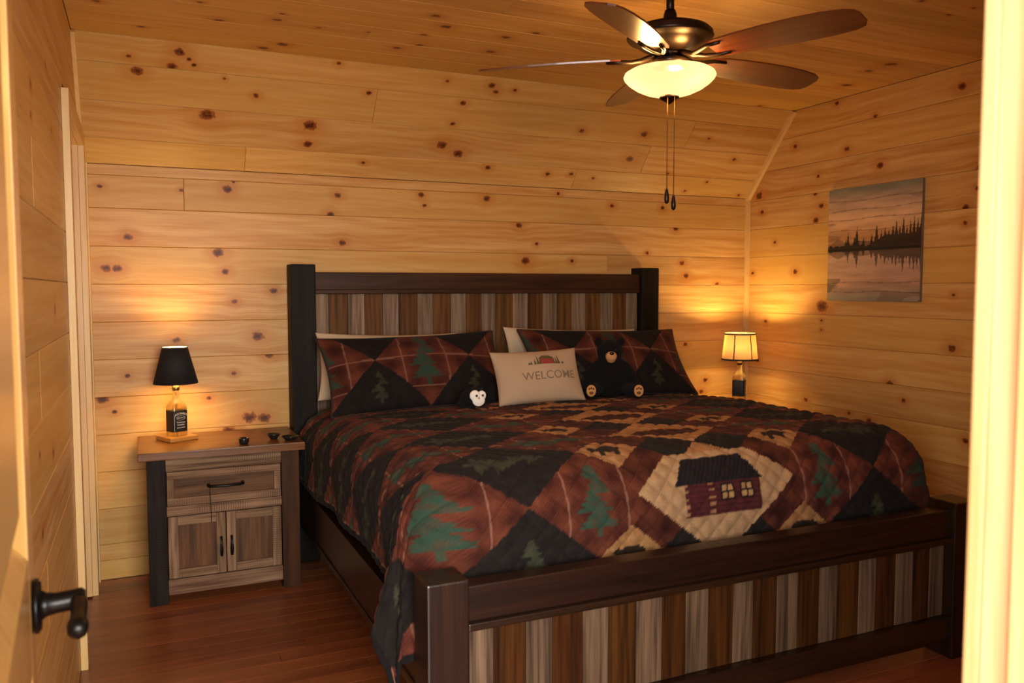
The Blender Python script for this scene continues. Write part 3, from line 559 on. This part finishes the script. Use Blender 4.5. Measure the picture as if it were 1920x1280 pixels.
# ------------------------------------------------------------------ pillows
def pillow(name, wd, ht, th, mat, loc, tilt, yaw, roll, label, cat, colfn=None, n=40, m=28, pinch=.06, group=None, piping=None):
    s_ = np.linspace(-1, 1, n + 1); t_ = np.linspace(-1, 1, m + 1)
    s_ = np.sin(s_ * math.pi / 2) * .35 + s_ * .65; t_ = np.sin(t_ * math.pi / 2) * .35 + t_ * .65
    S_, T_ = np.meshgrid(s_, t_, indexing='ij')
    X = wd / 2 * S_ * (1 - pinch * (1 - T_ ** 2)); Y = ht / 2 * T_ * (1 - pinch * 1.3 * (1 - S_ ** 2))
    Z = th / 2 * np.clip((1 - S_ ** 2), 0, 1) ** .55 * np.clip((1 - T_ ** 2), 0, 1) ** .55 * (1 + .06 * np.sin(S_ * 5 + T_ * 3))
    n1, m1 = n + 1, m + 1; V = np.concatenate([np.stack([X, Y, Z + .003], -1).reshape(-1, 3), np.stack([X, Y, -Z * .8 - .003], -1).reshape(-1, 3)])
    idx = np.arange(n1 * m1).reshape(n1, m1); F = np.stack([idx[:-1, :-1], idx[1:, :-1], idx[1:, 1:], idx[:-1, 1:]], -1).reshape(-1, 4); F2 = F[:, ::-1] + n1 * m1
    rim = list(idx[:, 0]) + list(idx[-1, 1:]) + list(idx[::-1, -1][1:]) + list(idx[0, ::-1][1:-1]); FR = [(rim[k], rim[k] + n1 * m1, rim[(k + 1) % len(rim)] + n1 * m1, rim[(k + 1) % len(rim)]) for k in range(len(rim))]
    me = bpy.data.meshes.new(name); me.from_pydata(V.tolist(), [], F.tolist() + F2.tolist() + FR); 
    if colfn is not None: c = colfn(V[:, 0], V[:, 1]); set_col(me, c)
    o = link_mesh(name, me, mat, None, True); o.matrix_world = Matrix.Translation(loc) @ Matrix.Rotation(yaw, 4, 'Z') @ Matrix.Rotation(tilt, 4, 'X') @ Matrix.Rotation(roll, 4, 'Z')
    tag(o, label, cat, group)
    if piping is not None:
        pts = [Vector(V[k]) * 1.0 for k in rim]; pts = [Vector((p.x, p.y, 0)) for p in pts] ; pts.append(pts[0].copy()); p_ = tube('piping', pts, .0055, piping, o, 6, local=True)
    def surf(x, y):
        sx = x / (wd / 2); ty = y / (ht / 2)
        for _ in range(6): sx, ty = x / (wd / 2) / (1 - pinch * (1 - ty * ty)), y / (ht / 2) / (1 - pinch * 1.3 * (1 - sx * sx))
        return th / 2 * max(0, 1 - sx * sx) ** .55 * max(0, 1 - ty * ty) ** .55 * (1 + .06 * math.sin(sx * 5 + ty * 3)) + .003
    return o, surf
rad = math.radians
pillow('bed_pillow', .74, .34, .10, M['pillow_white'], (1.15, 4.095, .985), rad(76), 0, rad(-1.5), 'cream pillow peeking out behind the left patchwork sham', 'pillow')
pillow('bed_pillow', .84, .34, .10, M['pillow_white'], (2.215, 4.095, .988), rad(76), 0, rad(-2), 'cream pillow peeking out behind the right patchwork sham', 'pillow')
shamcol = lambda ox: (lambda x, y: pattern(x + .24 * 4 + ox, y - .035, .24, allfwd=True, dsh=-.10) * .8)
pillow('pillow_sham', .92, .435, .17, M['quilt'], (1.225, 3.865, .972), rad(52), 0, rad(1.5), 'dark patchwork sham pillow behind the small white-faced plush toy', 'pillow', shamcol(-.02), 150, 80, piping=M['piping'])
pillow('pillow_sham', .98, .435, .17, M['quilt'], (2.315, 3.875, .975), rad(52), 0, rad(-1.5), 'dark patchwork sham pillow behind the black teddy bear', 'pillow', shamcol(.0), 150, 80, piping=M['piping'])
acc, surf = pillow('accent_pillow', .46, .275, .13, M['linen'], (1.755, 3.605, .948), rad(66), rad(-2), rad(1.5), 'small beige linen pillow printed WELCOME leaning between the shams', 'pillow', None, 40, 28, .05)
def on_pillow(name, V, F, dx, dy, mat, lift=.0015):
    me_v = [(v.x + dx, v.y + dy, surf(v.x + dx, v.y + dy) + lift) for v in V]; return mesh(name, me_v, F, mat, acc, local=True)
V, F = text_mesh('WELCOME', .056, 0, .0002); V = [Vector((v.x * 1.04, v.y, 0)) for v in V]; on_pillow('lettering', V, F, .034, -.015, M['print_taupe'])
def poly(pts): return [Vector((x, y, 0)) for x, y in pts], [tuple(range(len(pts)))]
def grid_rect(x0, x1, y0, y1, f=None, n=6):
    V = [Vector((x0 + (x1 - x0) * i / n, y0 + (y1 - y0) * j / n, 0)) for i in range(n + 1) for j in range(n + 1)]
    F = [(i * (n + 1) + j, (i + 1) * (n + 1) + j, (i + 1) * (n + 1) + j + 1, i * (n + 1) + j + 1) for i in range(n) for j in range(n)]
    if f: V = [f(v) for v in V]
    return V, F
V, F = grid_rect(-.038, .038, 0, .032); on_pillow('cabin_print', V, F, .034, .043, M['print_red'])
V, F = grid_rect(-.045, .045, 0, .018, lambda v: Vector((v.x * (1 - v.y / .018 * .55), v.y, 0))); on_pillow('roof_print', V, F, .034, .072, M['print_olive'], .002)
for (tx, hh) in ((-.065, .03), (-.05, .052), (-.038, .036), (.036, .05), (.05, .04), (.063, .055), (-.085, .018), (-.095, .014), (.085, .016)):
    V, F = grid_rect(-.007, .007, 0, hh, lambda v, hh=hh: Vector((v.x * (1 - v.y / hh), v.y, 0)), 3); on_pillow('tree_print', V, F, .034 + tx, .043, M['print_olive'], .0024)

# ------------------------------------------------------------------ plush animals
bear = empty('teddy_bear', (2.17, 3.62, .830), 'black plush teddy bear with tan muzzle and paws sitting on the quilt', 'toy', rad(-24)); ROOT[bear.name] = Vector()
blob('body', [((0, .02, .085), (.095, .08, .095)), ((0, .03, .145), (.075, .065, .075)), ((0, .02, .225), (.066, .062, .062)), ((-.058, .03, .275), (.022, .014, .023)), ((.058, .03, .275), (.022, .014, .023)),
    ((-.095, .0, .115), (.032, .032, .075), (0, .5, 0)), ((.095, .0, .115), (.032, .032, .075), (0, -.5, 0)), ((-.125, -.02, .06), (.028, .03, .03)), ((.125, -.02, .06), (.028, .03, .03)),
    ((-.085, -.055, .036), (.04, .085, .034), (0, 0, -.35)), ((.095, -.055, .036), (.04, .085, .034), (0, 0, .35)), ((-.108, -.125, .042), (.032, .024, .04)), ((.122, -.125, .042), (.032, .024, .04))], M['fur_black'], bear, .006, True, 6)
blob('muzzle', [((0, -.042, .205), (.030, .028, .026)), ((0, -.035, .19), (.024, .024, .02))], M['fur_tan'], bear, .004, True, 4)
blob('nose', [((0, -.069, .222), (.012, .008, .008))], M['glossy_black'], bear, .002, True, 2)
for sx in (-.022, .022): blob('eye', [((sx, -.044, .238), (.005, .004, .005))], M['glossy_black'], bear, .0016, True, 1)
for (px, ry) in ((-.110, -.3), (.124, .3)):
    pw = blob('paw_pad', [((px, -.147, .044), (.025, .006, .031))], M['fur_tan'], bear, .003, True, 3)
    for q in (-1, 0, 1): blob('toe_pad', [((px + q * .010, -.1525, .058 - abs(q) * .004), (.005, .003, .006))], M['fur_brown'], pw, .0015, True, 1)
    blob('heel_pad', [((px, -.1525, .034), (.011, .003, .008))], M['fur_brown'], pw, .0018, True, 1)
ow = empty('plush_toy', (1.345, 3.43, .841), 'small black plush toy with white heart-shaped face', 'toy', rad(-4)); ROOT[ow.name] = Vector()
blob('body', [((0, .012, .043), (.058, .05, .044)), ((0, -.002, .056), (.047, .042, .040)), ((-.04, .02, .018), (.03, .03, .02)), ((.04, .02, .018), (.03, .03, .02))], M['fur_black'], ow, .004, True, 4)
for sx in (-1, 1): blob('ear', [((sx * .032, .006, .094), (.011, .008, .012))], M['fur_black'], ow, .0025, True, 2)
blob('face', [((-.004, -.040, .062), (.024, .011, .025)), ((.030, -.034, .060), (.021, .011, .023)), ((.013, -.043, .040), (.030, .010, .027))], M['fur_white'], ow, .0025, True, 2)
for sx, ey in ((.001, -.0525), (.031, -.0465)): blob('eye', [((sx, ey, .062), (.0055, .004, .006))], M['glossy_black'], ow, .0014, True, 1)
blob('beak', [((.011, -.054, .052), (.004, .004, .006))], M['fur_tan'], ow, .0014, True, 1)

# ------------------------------------------------------------------ nightstands
def nightstand(x0, label, first=True, wd=.643):
    """x0 = outer left of the legs; front at y 3.84"""
    t = empty('nightstand', (x0 + wd / 2, 4.03, 0), label, 'nightstand'); fy, by = 3.835, 4.25; x1 = x0 + wd
    b = lambda nm, lo, hi, mt, ax, pr=t, bv=.003, rg=0.0: box(nm, lo, hi, M[mt], pr, ax, bv, rough=rg)
    b('top', (x0 - .032, 3.795, .645), (x1 + .022, 4.262, .68), 'ns_top', 0, bv=.004, rg=.0012)
    b('leg', (x0, fy, 0), (x0 + .076, fy + .06, .645), 'ns_leg_l', 2); b('leg', (x1 - .079, fy, 0), (x1, fy + .06, .645), 'ns_leg_r', 2)
    b('leg', (x0, by - .06, 0), (x0 + .076, by, .645), 'ns_leg_l', 2); b('leg', (x1 - .079, by - .06, 0), (x1, by, .645), 'ns_leg_r', 2)
    a0, a1 = x0 + .076, x1 - .079; f = fy + .012
    b('side_panel', (x0 + .01, fy + .06, .05), (x0 + .03, by - .06, .645), 'ns_panel', 2); b('side_panel', (x1 - .03, fy + .06, .05), (x1 - .01, by - .06, .645), 'ns_panel', 2)
    b('back_panel', (x0 + .076, by - .02, .05), (x1 - .079, by - .005, .645), 'ns_panel', 2)
    b('apron', (a0, f, .582), (a1, f + .03, .645), 'ns_frame', 0); b('mid_rail', (a0, f, .385), (a1, f + .03, .428), 'ns_frame', 0); b('bottom_rail', (a0, f, .036), (a1, f + .03, .104), 'ns_frame', 0)
    b('shelf_floor', (a0, f + .03, .06), (a1, by - .02, .08), 'ns_panel', 0)
    dr = b('drawer', (a0 + .03, f + .012, .462), (a1 - .03, f + .2, .55), 'ns_panel', 0)
    for lo, hi, ax in (((a0 + .003, f, .548), (a1 - .003, f + .022, .58), 0), ((a0 + .003, f, .43), (a1 - .003, f + .022, .464), 0), ((a0 + .003, f, .464), (a0 + .032, f + .022, .548), 2), ((a1 - .032, f, .464), (a1 - .003, f + .022, .548), 2)):
        b('drawer_frame', lo, hi, 'ns_frame', ax, dr, .002)
    mx_ = (a0 + a1) / 2; hx0, hx1 = mx_ - .07, mx_ + .075
    tube('handle', [(hx0, f + .012, .508), (hx0, f - .014, .508), (hx0 + .012, f - .021, .507), (mx_, f - .025, .506), (hx1 - .012, f - .021, .507), (hx1, f - .014, .508), (hx1, f + .012, .508)], [.008, .0065, .006, .0058, .006, .0065, .008], M['black_metal'], dr, 10)
    if first: tube('cord', [(hx0 + .004, f - .016, .502), (hx0 + .0045, f - .012, .47), (hx0 + .006, f - .008, .42), (hx0 + .009, f - .010, .375), (hx0 + .008, f - .008, .345)], .0014, M['black_metal'], dr, 6)
    xm = (a0 + a1) / 2
    for (p0, p1, hxx) in ((a0 + .003, xm - .002, xm - .022), (xm + .002, a1 - .003, xm + .022)):
        d = b('cabinet_door', (p0 + .03, f + .01, .14), (p1 - .03, f + .022, .35), 'ns_panel', 2)
        for lo, hi, ax in (((p0, f, .108), (p0 + .04, f + .024, .382), 2), ((p1 - .04, f, .108), (p1, f + .024, .382), 2), ((p0 + .04, f, .343), (p1 - .04, f + .024, .382), 0), ((p0 + .04, f, .108), (p1 - .04, f + .024, .147), 0)):
            b('door_frame', lo, hi, 'ns_frame', ax, d, .002)
        tube('handle', [(hxx, f + .006, .268), (hxx, f - .010, .268), (hxx, f - .018, .255), (hxx, f - .019, .215), (hxx, f - .012, .19), (hxx, f + .006, .185)], [.008, .005, .0045, .0075, .006, .005], M['black_metal'], d, 10)
    return t
nightstand(.0, 'weathered wood nightstand under the black-shaded lamp, left of the bed')
nightstand(2.90, 'weathered wood nightstand under the cream-shaded lamp, beyond the bed', False, .52)

# ------------------------------------------------------------------ bottle lamps
def sq_rings(name, rings, mat, parent, seg=40, cap=True):
    V = []; F = []
    for (z, hw, ex) in rings:
        for k in range(seg):
            a = 2 * math.pi * k / seg; c_, s_ = math.cos(a), math.sin(a); r = hw / ((abs(c_) ** ex + abs(s_) ** ex) ** (1 / ex)); V.append((r * c_, r * s_, z))
    for i in range(len(rings) - 1):
        for k in range(seg): k2 = (k + 1) % seg; F.append((i * seg + k, i * seg + k2, (i + 1) * seg + k2, (i + 1) * seg + k))
    if cap: F.append(tuple(range(seg))[::-1]); F.append(tuple((len(rings) - 1) * seg + k for k in range(seg)))
    return mesh(name, V, F, mat, parent, True, local=True)
def point(name, loc, power, color, rad_, parent=None):
    L = bpy.data.lights.new(name, 'POINT'); L.energy = power; L.color = color; L.shadow_soft_size = rad_; o = bpy.data.objects.new(name, L); COL.objects.link(o); o.location = loc
    if parent is not None: o.parent = parent
    return o
WARM = (1.0, .66, .22)
def bottle_lamp(loc, rot, label, kind, power):
    t = empty('bottle_lamp', loc, label, 'lamp', rot); ROOT[t.name] = Vector()
    box('base', (-.068, -.068, 0), (.068, .068, .02), M['lamp_base'], t, 0, .004, local=True)
    hw = .0365; z0 = .0205
    bt = sq_rings('bottle', [(z0, hw * .93, 6), (z0 + .004, hw, 7), (z0 + .13, hw, 7), (z0 + .143, hw * .93, 5), (z0 + .158, hw * .68, 3), (z0 + .170, .0165, 2.2), (z0 + .178, .0145, 2), (z0 + .200, .0140, 2), (z0 + .204, .0155, 2), (z0 + .208, .0155, 2)], M['glass'], t)
    lb = sq_rings('label', [(z0 + .020, hw + .0006, 7), (z0 + .021, hw + .0008, 7), (z0 + .116, hw + .0008, 7), (z0 + .117, hw + .0006, 7)], M['label'], t, 56, False)
    def front(V, F, zc, bend=0.0): mesh('lettering', [(v.x, -hw - .0014, zc + v.y - bend * v.x * v.x) for v in V], F, M['print_white'], lb, local=True)
    V, F = text_mesh("JACK DANIEL'S", .0125, 0, .0002); wmax = max(v.x for v in V); V = [Vector((v.x * .0285 / wmax, v.y, 0)) for v in V]; front(V, F, z0 + .104, 9.0)
    V, F = text_mesh('Old No.7', .0085, 0, .0001); front(V, F, z0 + .084)
    seg = 36; V = [Vector((math.cos(a) * r * .021, math.sin(a) * r * .0105, 0)) for a in [2 * math.pi * k / seg for k in range(seg)] for r in (1.0, .93)]; F = [(2 * k, 2 * ((k + 1) % seg), 2 * ((k + 1) % seg) + 1, 2 * k + 1) for k in range(seg)]; front(V, F, z0 + .084)
    for q, (tx, sz) in enumerate((('Tennessee', .0095), ('WHISKEY', .0085), ('SOUR MASH', .007))): V, F = text_mesh(tx, sz, 0, .0001); front(V, F, z0 + .064 - q * .0125)
    for sx in (-.031, .031): V, F = grid_rect(-.0006, .0006, -.044, .03, None, 2); front([v + Vector((sx, 0, 0)) for v in V], F, z0 + .067)
    tube('wire', [(.002, 0, z0), (.001, .001, z0 + .06), (-.001, 0, z0 + .12), (0, 0, z0 + .2)], .0028, M['bottle_wire'], t, 8, local=True)
    lathe('socket', [(.0, .226), (.010, .226), (.0145, .2285), (.0165, .234), (.0165, .247), (.013, .252), (.0135, .262), (.0135, .275), (.0, .276)], M['nickel'], t, seg=24, local=True)
    tube('switch_key', [(-.014, -.002, .243), (-.024, -.004, .243), (-.027, -.004, .243)], [.002, .002, .004], M['nickel'], t, 8, local=True)
    if kind == 'black':
        zb_, zt_, rb, rt = .262, .430, .098, .055
        lathe('shade', [(rb, zb_), (rt, zt_), (rt - .002, zt_), (rb - .002, zb_)], M['shade_black'], t, seg=56, local=True, closed=True)
        lathe('shade_lining', [(rb - .0028, zb_ + .001), (rt - .0028, zt_ - .0005)], M['print_white'], t, seg=56, local=True)
        zbulb = .33
    else:
        zb_, zt_, rb, rt = .262, .425, .1075, .090
        lathe('shade', [(rb, zb_), (rt, zt_), (rt - .0015, zt_), (rb - .0015, zb_)], M['shade_cream'], t, seg=56, local=True, closed=True)
        lathe('trim_band', [(rb + .001, zb_ - .001), (rb + .0006, zb_ + .008), (rb - .002, zb_ + .008), (rb - .002, zb_ - .001)], M['shade_trim'], t, seg=56, local=True, closed=True)
        lathe('trim_band', [(rt + .001, zt_ - .011), (rt + .001, zt_ - .003), (rt - .002, zt_ - .003), (rt - .002, zt_ - .011)], M['shade_trim'], t, seg=56, local=True, closed=True)
        for k in range(6):
            a = math.radians(-128 + 60 * k); w_ = .045
            V = [((r + .0012) * math.cos(a + d / r * .0033), (r + .0012) * math.sin(a + d / r * .0033), z) for (r, z) in ((rb, zb_ + .008), (rt, zt_ - .011)) for d in (-1, 1)]; V2 = [(x * .997, y * .997, z) for x, y, z in V]
            mesh('trim_strip', V + V2, [(0, 1, 3, 2), (5, 4, 6, 7), (0, 2, 6, 4), (1, 5, 7, 3), (0, 4, 5, 1), (2, 3, 7, 6)], M['shade_trim'], t, local=True)
        zbulb = .335
    # wire spider that carries the shade
    tube('spider', [(-rt * .96, 0, zt_ - .012), (0, 0, zt_ - .03), (rt * .96, 0, zt_ - .012)], .0015, M['nickel'], t, 6, local=True)
    lathe('bulb', [(.0, zbulb - .055), (.012, zbulb - .055), (.013, zbulb - .035), (.022, zbulb - .012), (.026, zbulb + .008), (.020, zbulb + .026), (.0, zbulb + .034)], M['bulb'], t, seg=20, local=True)
    for k, dz in enumerate((.047,)): point('bulb_light', (0, 0, zbulb + dz), power, WARM, .02, t)
    point('bulb_light', (.0, -.0, zbulb - .062 + .0), power * .16, WARM, .012, t).location = (.030, -.030, zbulb - .03)
    return t
bottle_lamp((.135, 4.10, .6805), rad(26), 'bottle lamp with a black shade on the left nightstand', 'black', 9.5)
bottle_lamp((3.325, 4.02, .6805), rad(40), 'bottle lamp with a glowing cream shade in the far corner', 'cream', 14.0)

# ------------------------------------------------------------------ little things on the nightstand
def cup(name, loc, prof, label, seg=28): 
    t = lathe(name, prof, M['cup'], None, loc, seg); return tag(t, label, 'cup')
cup('votive_cup', (.405, 3.86, .6803), [(0, 0), (.017, 0), (.021, .004), (.0225, .022), (.0225, .027), (.020, .027), (.019, .010), (0, .009)], 'small dark votive cup nearest the lamp on the left nightstand')
cup('trinket_bowl', (.545, 3.93, .6803), [(0, 0), (.015, 0), (.017, .004), (.029, .020), (.031, .024), (.028, .024), (.016, .009), (0, .008)], 'small dark bowl between the votive cup and the black dish')
cup('trinket_dish', (.612, 3.875, .6803), [(0, 0), (.024, 0), (.026, .004), (.038, .015), (.041, .018), (.038, .018), (.025, .008), (0, .007)], 'flat black dish at the bed-side edge of the nightstand')

# ------------------------------------------------------------------ ceiling fan
FX, FYY = 1.668, 2.402
fan = empty('ceiling_fan', (FX, FYY, ZC), 'bronze ceiling fan with five dark blades and a glowing frosted bowl', 'ceiling fan'); ROOT[fan.name] = Vector(fan.location)
fc = (FX, FYY, 0)
lathe('canopy', [(0, ZC - .001), (.068, ZC - .001), (.068, ZC - .018), (.055, ZC - .04), (.024, ZC - .055), (0, ZC - .055)], M['bronze'], fan, fc, 40)
lathe('downrod', [(0, ZC - .05), (.0135, ZC - .05), (.0135, 2.30), (0, 2.30)], M['bronze'], fan, fc, 24)
lathe('coupling', [(0, 2.318), (.018, 2.318), (.022, 2.305), (.024, 2.292), (.034, 2.274), (.036, 2.268), (0, 2.268)], M['bronze'], fan, fc, 32)
lathe('motor_housing', [(0, 2.270), (.052, 2.270), (.100, 2.264), (.132, 2.252), (.144, 2.240), (.141, 2.234), (.147, 2.227), (.141, 2.219), (.122, 2.214), (.114, 2.206), (.098, 2.192), (.072, 2.182), (.048, 2.178), (0, 2.178)], M['bronze'], fan, fc, 56)
lathe('flywheel', [(0, 2.178), (.038, 2.178), (.040, 2.172), (.030, 2.166), (.030, 2.158), (0, 2.158)], M['bronze'], fan, fc, 36)
lathe('light_fitter', [(0, 2.158), (.040, 2.158), (.062, 2.152), (.066, 2.146), (.064, 2.138), (.060, 2.130), (0, 2.130)], M['bronze'], fan, fc, 40)
lathe('glass_bowl', [(.060, 2.132), (.062, 2.1295), (.100, 2.124), (.135, 2.116), (.152, 2.106), (.156, 2.097), (.152, 2.088), (.138, 2.074), (.115, 2.058), (.085, 2.044), (.05, 2.034), (.018, 2.030), (0, 2.0295)], M['bowl'], fan, fc, 64)
lathe('finial', [(0, 2.033), (.028, 2.033), (.034, 2.028), (.033, 2.023), (.022, 2.017), (.013, 2.012), (.006, 2.006), (0, 2.003)], M['bronze'], fan, fc, 28)
for k in range(5):
    a = rad(-69.7 + 72 * k); R_ = Matrix.Translation(Vector((FX, FYY, 2.158)) - fan.location) @ Matrix.Rotation(a, 4, 'Z')
    # blade
    prof = [(.165, .045), (.20, .056), (.28, .064), (.38, .070), (.48, .072), (.56, .069), (.62, .060), (.648, .047), (.660, .026)]
    V = []; pit = Matrix.Rotation(rad(-13), 4, 'X'); th = .0055
    for zz in (-th / 2, th / 2):
        for (r, hw_) in prof:
            for yv in (-hw_, -hw_ * .5, 0, hw_ * .5, hw_):
                V.append(R_ @ (pit @ Vector((r, yv + .004, zz - .012 * ((r - .165) / .5) ** 2))))
    n = len(prof); F = []
    for i in range(n - 1):
        for j in range(4):
            q = i * 5 + j; F.append((q, q + 1, q + 6, q + 5)); w_ = q + n * 5; F.append((w_, w_ + 5, w_ + 6, w_ + 1))
    ring = [i * 5 for i in range(n)] + [(n - 1) * 5 + j for j in range(1, 5)] + [i * 5 + 4 for i in range(n - 2, -1, -1)] + [3, 2, 1]
    for i in range(len(ring)): p, q = ring[i], ring[(i + 1) % len(ring)]; F.append((p, q, q + n * 5, p + n * 5))
    me = bpy.data.meshes.new('blade'); me.from_pydata(V, [], F); bm = bmesh.new(); bm.from_mesh(me); bmesh.ops.recalc_face_normals(bm, faces=bm.faces); bm.to_mesh(me); bm.free()
    inv = R_.inverted(); rr = random.random() * 20; set_gu(me, [((inv @ v.co).x + rr, (inv @ v.co).y, 4.2) for v in me.vertices]); bl = link_mesh('blade', me, M['blade'], fan)
    # forked iron under the blade
    def arm(pts, rads): return tube('blade_iron', [R_ @ (pit @ Vector(p) if p[0] > .12 else Vector(p)) for p in pts], rads, M['bronze'], bl, 10, local=True)
    arm([(.030, 0, .012), (.060, 0, .010), (.095, .006, -.004), (.13, .020, -.008), (.165, .034, -.006), (.215, .036, -.006)], [.008, .009, .008, .007, .007, .005])
    arm([(.030, 0, .012), (.060, 0, .010), (.095, -.006, -.004), (.13, -.020, -.008), (.165, -.034, -.006), (.215, -.036, -.006)], [.008, .009, .008, .007, .007, .005])
for (dx, dy, zb_) in ((-.022, -.022, 1.690), (-.001, -.032, 1.668)):
    pts = [Vector((FX + dx, FYY + dy, z)) for z in (2.045, 1.9, zb_ + .02)]; ch = tube('pull_chain', pts, .0014, M['chain'], fan, 6)
    lathe('chain_fob', [(0, .026), (.003, .026), (.0045, .020), (.0075, .004), (.0085, -.010), (.007, -.022), (0, -.027)], M['bronze'], ch, (FX + dx, FYY + dy, zb_), 16)
for k in range(3):
    a = rad(40 + 120 * k); point('fan_bulb_light', (FX + .095 * math.cos(a), FYY + .095 * math.sin(a), 2.098), 11.0, (1.0, .61, .22), .03)

# ------------------------------------------------------------------ canvas painting on the right wall
def painting():
    y0, y1, z0, z1, t = 2.966, 3.583, 1.308, 1.927, .018; n = 170
    cv = empty('canvas_painting', (XR - .001, (y0 + y1) / 2, z0), 'square canvas of dark fir trees mirrored in a misty lake', 'painting'); ROOT[cv.name] = Vector(cv.location)
    g = np.linspace(0, 1, n + 1); S_, T_ = np.meshgrid(g, g, indexing='ij')     # S: left to right as seen (y decreasing), T: up
    V = np.stack([np.full(S_.size, XR - .001 - t), y1 - S_.ravel() * (y1 - y0), z0 + T_.ravel() * (z1 - z0)], 1)
    idx = np.arange((n + 1) ** 2).reshape(n + 1, n + 1); F = np.stack([idx[:-1, :-1], idx[1:, :-1], idx[1:, 1:], idx[:-1, 1:]], -1).reshape(-1, 4)
    s_, t_ = S_.ravel(), T_.ravel(); base = np.zeros((len(s_), 3)); 
    sky = lambda tt: np.stack([np.interp(tt, [0, .15, .38, .55, .7, .85, 1], [lin(118, 112, 96)[i], lin(150, 116, 94)[i], lin(150, 122, 104)[i], lin(150, 106, 66)[i], lin(176, 140, 108)[i], lin(150, 124, 104)[i], lin(92, 94, 84)[i]]) for i in range(3)], 1)
    base = sky(t_ + .03 * (vnoise(s_ * 5, t_ * 22) - .5)); base *= (1.25 + .5 * vnoise(s_ * 6 + 2, t_ * 40))[:, None]
    base = blend(base, vnoise(s_ * 3, t_ * 16 + 7) > .72, lin(104, 78, 66), .45)
    for ln in (.885, .80, .72, .62, .16, .08): base = blend(base, np.abs(t_ - ln - .006 * np.sin(s_ * 9 + ln * 30)) < .004, lin(84, 58, 44), .5)
    hor = .46
    trees = [(.21, .09, .022), (.235, .15, .026), (.31, .11, .03), (.335, .19, .034), (.41, .10, .022), (.50, .12, .03), (.55, .20, .034), (.60, .14, .03), (.64, .17, .032), (.68, .15, .03), (.72, .19, .032), (.755, .23, .03), (.79, .18, .03), (.825, .25, .028), (.86, .17, .03), (.895, .21, .03), (.93, .24, .03), (.965, .22, .032), (1.0, .27, .036)]
    def forest(tt, sc, lim):
        m = np.zeros(len(s_), bool)
        for (x, hh, ww) in trees:
            q = (tt / sc) / hh; m |= (q > -.05) & (q < 1) & (np.abs(s_ - x) < ww * (1 - np.clip(q, 0, 1)) * (.75 + .5 * vnoise(q * 14 + x * 40, s_ * 60)))
        m |= (tt / sc > -.02) & (tt / sc < .02 + .07 * np.clip((s_ - .48) / .15, 0, 1) + .02 * vnoise(s_ * 30, s_ * 0))
        return m
    base = blend(base, (np.abs(t_ - hor) < .04 + .05 * vnoise(s_ * 8, s_ * 0)) & (s_ < .5), lin(74, 52, 42), .55)
    refl = forest(hor - t_, .72 + .25 * vnoise(s_ * 50, t_ * 3), 1); base = blend(base, refl & (t_ < hor), lin(38, 27, 24), .8)
    up_ = forest(t_ - hor, 1.0, 1); base = blend(base, up_ & (t_ >= hor - .02), lin(20, 15, 15), .92)
    base = blend(base, (t_ < .2) & (vnoise(s_ * 4 + 4, t_ * 11) > .66), lin(78, 62, 56), .6)
    me = bpy.data.meshes.new('canvas_face'); me.from_pydata([tuple(Vector(v) - ROOT[cv.name]) for v in V], [], F.tolist()); set_col(me, base); link_mesh('canvas_face', me, M['canvas'], cv)
    m_ = plain('canvas_edge', srgb(118, 102, 88), .85, 0, .3); box('stretcher', (XR - .001 - t + .0005, y0 + .0005, z0 + .0005), (XR - .001, y1 - .0005, z1 - .0005), m_, cv, 1, .001)
painting()
